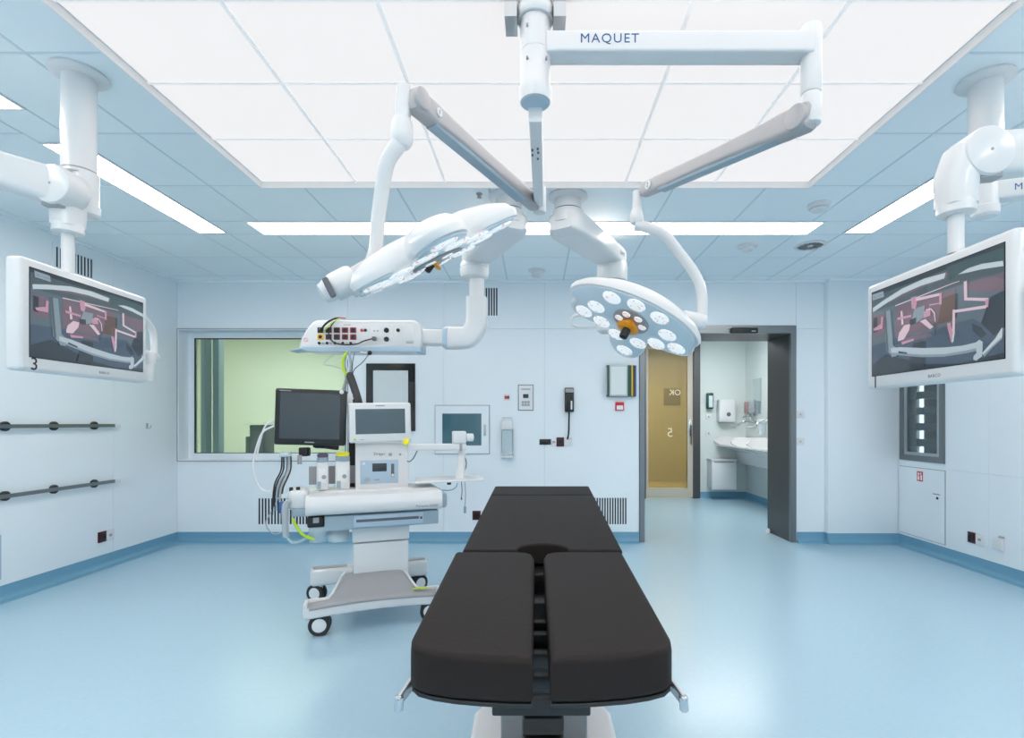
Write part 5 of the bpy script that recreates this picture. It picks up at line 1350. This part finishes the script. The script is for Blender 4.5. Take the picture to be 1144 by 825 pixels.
MB().tube([at(668, 365, 4.12), at(650, 365, 4.12), at(641, 363.5, 4.12), at(638.5, 358, 4.12), at(642, 353, 4.12), at(652, 352.5, 4.12), at(668, 353, 4.12)], .012, 10).build('loop_handle', M['white'], rp)
p = at(678, 364, 4.12)
MB().lathe([(.075, .12), (.085, .06), (.085, .0), (.078, -.045), (.06, -.06)], p, (0, 0, 1), 28).build('head_joint', M['white'], rp)
MB().lathe([(.0865, .008), (.0865, -.004)], p, (0, 0, 1), 28).build('joint_ring', M['bluegrey'], rp)

# ------------------------------------------------------------------ display monitors on ceiling arms
def screen_mat(name, c, g): 
    m_ = mat(name, (10, 12, 14), .12, glow=g, glow_col=c, coat=.3); return m_
PIC = {k: screen_mat('picture ' + k, c, 1.0) for k, c in dict(ceil=(68, 80, 86), wall=(78, 92, 102), floor=(62, 76, 92), tube=(150, 164, 173), grey=(112, 127, 136), pink=(164, 126, 144), palepink=(184, 164, 175), brown=(84, 68, 64), dark=(44, 52, 60), info=(128, 142, 152), rose=(98, 84, 96), white=(166, 178, 184), teal=(58, 76, 80)).items()}
PN = list(PIC)
def screen_picture(MXs, w, h, tint, parent):
    """The live picture on the display: flat colour areas of the same room, a wide view from the ceiling, with a pinkish reflection painted in."""
    m = MB(); lay = [0]
    def area(k, pts):
        lay[0] += 1
        m.mi = PN.index(k)
        m.poly([MXs @ V((u - .5) * w, (.5 - v) * h, .0014 + lay[0] * .00012) for u, v in pts])
    def band(k, pts, t0, t1):
        P_ = catmull([V(u, v, 0) for u, v in pts], 6); n_ = len(P_)
        for i in range(n_ - 1):
            def off(j):
                d_ = (P_[min(j + 1, n_ - 1)] - P_[max(j - 1, 0)]).normalized(); t = (t0 + (t1 - t0) * j / (n_ - 1)) / 2
                return V(-d_.y, d_.x, 0) * t
            a_, c_ = off(i), off(i + 1)
            if i == 0: lay[0] += 1
            m.mi = PN.index(k)
            m.poly([MXs @ V((q.x - .5) * w, (.5 - q.y) * h, .0014 + lay[0] * .00012) for q in (P_[i] + a_, P_[i + 1] + c_, P_[i + 1] - c_, P_[i] - a_)])
    area('wall', [(0, 0), (1.0, 0), (1.0, 1.0), (0, 1)])
    area('ceil', [(0, 0), (1.0, 0), (0.997, 0.251), (0.793, 0.247), (0.613, 0.24), (0.294, 0.232), (0.008, 0.229)])
    area('dark', [(0, 0), (1.0, 0), (0.999, 0.043), (0.766, 0.041), (0.481, 0.048), (0.004, 0.046)])
    area('rose', [(0.172, 0.185), (0.48, 0.137), (0.638, 0.137), (0.677, 0.068), (0.481, 0.059), (0.255, 0.097)])
    area('teal', [(0.642, 0.028), (0.767, 0.021), (0.997, 0.041), (0.996, 0.144), (0.849, 0.105), (0.751, 0.105), (0.664, 0.167)])
    area('rose', [(0.788, 0.249), (0.997, 0.257), (0.999, 0.407), (0.925, 0.404), (0.792, 0.331)])
    area('rose', [(0.012, 0.272), (0.128, 0.293), (0.131, 0.53), (0.015, 0.548)])
    area('rose', [(0.234, 0.257), (0.62, 0.258), (0.705, 0.265), (0.702, 0.538), (0.476, 0.618), (0.231, 0.595)])
    area('dark', [(0.016, 0.304), (0.058, 0.308), (0.056, 0.483), (0.02, 0.486)])
    area('floor', [(0.003, 0.635), (0.251, 0.612), (0.475, 0.635), (0.671, 0.601), (0.817, 0.597), (1, 0.807), (1.0, 1.0), (0, 1)])
    area('dark', [(0.003, 0.867), (0.146, 0.769), (0.472, 0.951), (0.712, 0.994), (1, 0.954), (1.0, 1.0), (0, 1)])
    area('rose', [(0.291, 0.623), (0.527, 0.643), (0.543, 0.681), (0.29, 0.682)])
    area('dark', [(0.816, 0.637), (0.869, 0.693), (0.901, 0.764), (0.871, 0.794), (0.818, 0.707)])
    area('dark', [(0.924, 0.442), (0.999, 0.416), (1.0, 0.732), (0.945, 0.791), (0.87, 0.654)])
    area('brown', [(0.615, 0.32), (0.705, 0.311), (0.704, 0.564), (0.58, 0.566)])
    area('dark', [(0.705, 0.315), (0.72, 0.317), (0.717, 0.543), (0.704, 0.549)])
    area('white', [(0.013, 0.184), (0.108, 0.142), (0.295, 0.078), (0.481, 0.059), (0.641, 0.079), (0.63, 0.129), (0.445, 0.121), (0.295, 0.138), (0.151, 0.181), (0.015, 0.236)])
    area('white', [(0.726, 0.138), (0.794, 0.114), (0.876, 0.117), (0.997, 0.156), (1, 0.203), (0.875, 0.166), (0.794, 0.153)])
    area('palepink', [(0.234, 0.238), (0.479, 0.22), (0.676, 0.204), (0.736, 0.204), (0.735, 0.21), (0.676, 0.212), (0.479, 0.231), (0.234, 0.25)])
    area('pink', [(0.371, 0.212), (0.417, 0.212), (0.422, 0.294), (0.41, 0.352), (0.379, 0.331)])
    area('palepink', [(0.411, 0.233), (0.604, 0.262), (0.609, 0.288), (0.416, 0.267)])
    area('pink', [(0.593, 0.259), (0.614, 0.264), (0.613, 0.383), (0.597, 0.375)])
    area('pink', [(0.521, 0.344), (0.599, 0.357), (0.599, 0.369), (0.521, 0.359)])
    area('grey', [(0.403, 0.344), (0.487, 0.34), (0.48, 0.463), (0.409, 0.507), (0.38, 0.451)])
    area('palepink', [(0.283, 0.324), (0.299, 0.325), (0.311, 0.476), (0.292, 0.481)])
    area('pink', [(0.253, 0.385), (0.379, 0.398), (0.378, 0.423), (0.257, 0.413)])
    area('palepink', [(0.259, 0.631), (0.271, 0.563), (0.317, 0.492), (0.368, 0.494), (0.36, 0.556), (0.314, 0.646), (0.263, 0.654)])
    area('pink', [(0.29, 0.67), (0.4, 0.66), (0.4, 0.683), (0.3, 0.701)])
    area('pink', [(0.478, 0.408), (0.529, 0.378), (0.532, 0.462), (0.48, 0.471)])
    area('palepink', [(0.449, 0.492), (0.494, 0.485), (0.554, 0.586), (0.529, 0.602)])
    area('palepink', [(0.495, 0.387), (0.538, 0.39), (0.565, 0.444), (0.571, 0.537), (0.564, 0.535), (0.557, 0.449), (0.534, 0.402), (0.497, 0.399)])
    area('teal', [(0.553, 0.553), (0.574, 0.549), (0.563, 0.675), (0.555, 0.673)])
    area('palepink', [(0.767, 0.227), (0.787, 0.228), (0.789, 0.407), (0.77, 0.403)])
    area('palepink', [(0.77, 0.379), (0.918, 0.445), (0.92, 0.475), (0.77, 0.405)])
    area('pink', [(0.901, 0.452), (0.921, 0.456), (0.918, 0.526), (0.899, 0.524)])
    area('palepink', [(0.911, 0.506), (0.703, 0.472), (0.692, 0.497), (0.905, 0.532)])
    area('palepink', [(0.694, 0.465), (0.711, 0.469), (0.708, 0.681), (0.69, 0.69)])
    area('pink', [(0.655, 0.585), (0.679, 0.583), (0.7, 0.724), (0.686, 0.787), (0.66, 0.64)])
    area('white', [(0.695, 0.691), (0.71, 0.681), (0.7, 0.776), (0.689, 0.787)])
    area('pink', [(0.025, 0.441), (0.101, 0.404), (0.106, 0.325), (0.124, 0.331), (0.118, 0.464), (0.038, 0.468)])
    area('dark', [(0.398, 0.71), (0.485, 0.709), (0.483, 0.975), (0.349, 0.98)])
    area('dark', [(0.369, 0.448), (0.42, 0.442), (0.42, 0.506), (0.368, 0.505)])
    area('grey', [(0.137, 0.276), (0.192, 0.271), (0.222, 0.718), (0.193, 0.779), (0.157, 0.727)])
    area('ceil', [(0.137, 0.276), (0.152, 0.274), (0.18, 0.752), (0.161, 0.733)])
    area('grey', [(0.179, 0.708), (0.22, 0.689), (0.26, 0.727), (0.253, 0.816), (0.209, 0.819)])
    area('tube', [(0.201, 0.713), (0.29, 0.725), (0.474, 0.782), (0.638, 0.817), (0.758, 0.831), (0.852, 0.824), (0.883, 0.852), (0.88, 0.899), (0.785, 0.908), (0.638, 0.907), (0.473, 0.876), (0.289, 0.814), (0.203, 0.784)])
    area('grey', [(0.203, 0.767), (0.289, 0.791), (0.473, 0.851), (0.638, 0.884), (0.786, 0.884), (0.88, 0.874), (0.88, 0.903), (0.785, 0.91), (0.637, 0.909), (0.473, 0.878), (0.289, 0.817), (0.203, 0.786)])
    area('dark', [(0.27, 0.765), (0.347, 0.797), (0.347, 0.815), (0.27, 0.787)])
    area('tube', [(0.848, 0.823), (0.868, 0.805), (0.889, 0.83), (0.885, 0.96), (0.85, 0.992), (0.831, 0.98), (0.833, 0.947), (0.851, 0.922)])
    area('white', [(0.885, 0.933), (0.964, 0.815), (1, 0.733), (1, 0.825), (0.947, 0.89), (0.9, 0.961)])
    area('grey', [(0.89, 0.949), (0.947, 0.878), (1, 0.816), (1, 0.835), (0.947, 0.895), (0.9, 0.965)])
    area('info', [(0.018, 0.026), (0.13, 0.033), (0.136, 0.101), (0.023, 0.097)])
    area('grey', [(0.03, 0.051), (0.059, 0.053), (0.059, 0.084), (0.032, 0.083)])
    area('grey', [(0.068, 0.057), (0.126, 0.059), (0.126, 0.079), (0.068, 0.075)])
    return m.build('screen_picture', [PIC[k] for k in PN], parent, smooth=0, recalc=False)

def display(label, arm_label, c3, r, num, tint, grip):
    """c3: screen centre; r: direction of its right edge as seen by the viewer."""
    w, h, T = .605, .350, .062
    mx = frame_m(c3, r, (0, 0, 1))
    back = mx @ V(0, 0, -T)
    t = thing('display_monitor', label, 'monitor', back, group='operating room displays on ceiling arms')
    MB().span((-w / 2 - .035, -h / 2 - .052, -T), (w / 2 + .032, h / 2 + .034, 0), .016, 3, M=mx).build('housing', M['white'], t)
    MB().span((-w / 2, -h / 2, -.003), (w / 2, h / 2, .0012), M=mx).build('screen_glass', M['black_gloss'], t, smooth=0)
    screen_picture(mx, w - .006, h - .006, tint, t)
    text(num, .070, mx @ Matrix.Translation(V(-w / 2 + .022, -h / 2 - .026, .0004)), M['ink'], 'lettering', t)
    text('BARCO', .016, mx @ Matrix.Translation(V(.06 if not tint else .03, -h / 2 - .026, .0004)), M['ink_grey'], 'lettering', t, space=1.1)
    # grip at the far end
    gx = w / 2 + .032
    if grip:
        MB().tube([mx @ V(gx - .01, .11, -.035), mx @ V(gx + .05, .10, -.04), mx @ V(gx + .105, .05, -.045), mx @ V(gx + .115, -.03, -.045), mx @ V(gx + .11, -.075, -.045)], .017, 14).build('grip_bow', M['white'], t)
        MB().cyl(mx @ V(gx - .02, -.062, -.045), mx @ V(gx + .135, -.08, -.045), .020, n=18, bev=.005).build('grip_joint', M['white'], t)
        m = MB(); m.lathe([(.030, .045), (.033, .03), (.033, 0), (.026, -.012), (.026, -.02)], mx @ V(gx + .075, -.105, -.045), (0, 0, 1), 22); m.cyl(mx @ V(gx + .075, -.11, -.045), mx @ V(gx + .075, -.215, -.045), .024, n=20, bev=.006); m.build('handle_grip', M['white'], t)
    else:
        MB().cyl(mx @ V(gx - .01, .02, -.045), mx @ V(gx + .05, .02, -.045), .022, n=18, bev=.006).build('grip_joint', M['white'], t)
        m = MB(); m.lathe([(.028, .03), (.03, .0), (.022, -.02)], mx @ V(gx + .03, .0, -.045), (0, 0, 1), 20); m.cyl(mx @ V(gx + .03, -.01, -.045), mx @ V(gx + .03, -.15, -.045), .02, n=18, bev=.005); m.build('handle_grip', M['white'], t)
    return t, mx, w, h
# left display
cL = (V(-1.948, 1.97, 1.7375) + V(-1.973, 2.574, 1.7375)) / 2
tL, mxL, w, h = display('white framed ceiling display with number 3 at the left wall', '', cL, V(-.041, .999, 0), '3', False, True)
cR = V(1.40, (2.125 + 1.528) / 2, 1.676)
tR, mxR, w, h = display('white framed ceiling display with number 1 on the right', '', cR, V(0, -1, 0), '1', True, False)

def ceiling_arm(label, col_px, colY, stem_px, stemY, mon_top_z, hub_top, hub_bot, disc, sgn, ext, elbow, name_mark):
    x = (col_px - VX) / FPX * colY
    t = thing('monitor_arm', label, 'monitor arm', (x, colY, H), group='ceiling arms carrying the displays')
    m = MB(); m.lathe([(.104, 0), (.108, -.012), (.094, -.022), (.078, -.026)], (x, colY, H), (0, 0, 1), 36); m.build('ceiling_flange', M['white'], t)
    zb_ = at(col_px, 196, colY).z
    MB().cyl((x, colY, H - .02), (x, colY, zb_), .063, n=32).build('ceiling_column', M['white'], t)
    MB().lathe([(.0637, .006), (.0637, 0)], (x, colY, zb_ + .012), (0, 0, 1), 32).build('column_gap', M['grey'], t)
    xh = x + (.030 if sgn < 0 else 0)
    zl = at(col_px, 243, colY).z
    MB().lathe([(.047, zb_ + .005), (.047, zl + .05), (.052, zl + .045), (.050, zl + .01), (.04, zl)], (xh, colY, 0), (0, 0, 1), 28).build('column_hub', M['white'], t)
    # extension arm out of the picture and spring arm back
    e0 = V(xh, colY, (zb_ + zl) / 2 + .015); e1 = elbow
    ea_ = MB().loft([e0, e1], (.075, .085), e=6, n=22, round_ends=.01).build('extension_arm', M['white'], t)
    d_ = (e1 - e0).normalized(); sd_ = d_.cross(V(0, 0, 1)).normalized(); sd_ = sd_ if sd_.y < 0 else -sd_
    rd = d_ if d_.x > 0 else -d_
    text('MAQUET', .042, frame_m(e0 + d_ * ext + sd_ * .0382, rd, (0, 0, 1)), M['logo'], 'lettering', ea_, space=1.15)
    MB().cyl(e1 + V(0, 0, -.08), e1 + V(0, 0, .20), .06, n=28, bev=.01).build('elbow_column', M['white'], t)
    J = disc
    e2 = e1 + V(0, 0, .15)
    dd_ = (J - e2)
    MB().loft([e2, e2 + dd_ * .2, e2 + dd_ * .7, J], [(.10, .14), (.10, .15), (.10, .13), (.11, .15)], e=5, n=24, round_ends=.02).build('spring_arm', M['white'], t)
    sx = (stem_px - VX) / FPX * stemY
    zt_ = at(stem_px, hub_top, stemY).z; zb2 = at(stem_px, hub_bot, stemY).z
    nrm = V(0, -1, 0)
    MB().cyl(J + V(0, .05, 0), J - V(0, .062, 0), .080, n=36, bev=.008).build('joint_disc', M['white'], t)
    MB().cyl(J - V(0, .062, 0), J - V(0, .0635, 0), .005, n=12).build('disc_screw', M['grey'], t)
    pin = V(sx, stemY, 0)
    MB().loft([V(sx + (J.x - sx) * .9, stemY, J.z + .0), V(sx + (J.x - sx) * .35, stemY, J.z - .005), V(sx, stemY, zb2 + (zt_ - zb2) * .55), V(sx, stemY, zb2 + .03)], [(.12, .11), (.12, .12), (.112, .115), (.105, .105)], e=3, n=24, up=(0, 1, 0)).build('joint_body', M['white'], t)
    MB().lathe([(.050, zb2 + .06), (.055, zb2 + .035), (.055, zb2 + .005), (.045, zb2)], (sx, stemY, 0), (0, 0, 1), 28).build('stem_collar', M['white'], t)
    MB().loft([J + V(-sgn * .02, -.02, -.082), J + V(sgn * .05, -.02, -.072)], [(.05, .010), (.05, .022)], e=5, n=12).build('joint_stop', M['grey'], t)
    MB().lathe([(.023, zb2 + .01), (.023, mon_top_z)], (sx, stemY, 0), (0, 0, 1), 22).build('stem', M['white'], t)
    return t, V(sx, stemY, mon_top_z)
zl_ = 1.7375 + .175 + .034
tA, e = ceiling_arm('white ceiling column with jointed arm holding the left display', 88.5, 2.27, 76, 2.19, zl_, 205, 262, at(55, 204, 2.09) + V(0, .063, 0), -1, .45, V(-2.75, 1.75, 2.30), 'L')
zr_ = 1.676 + .175 + .034
tB, e = ceiling_arm('white ceiling column with jointed arm holding the right display', 1101, 2.31, 1068, 1.735, zr_, 165, 241, at(1109, 166, 1.67) + V(0, .063, 0), 1, .180, V(2.95, 2.05, 2.34), 'R')
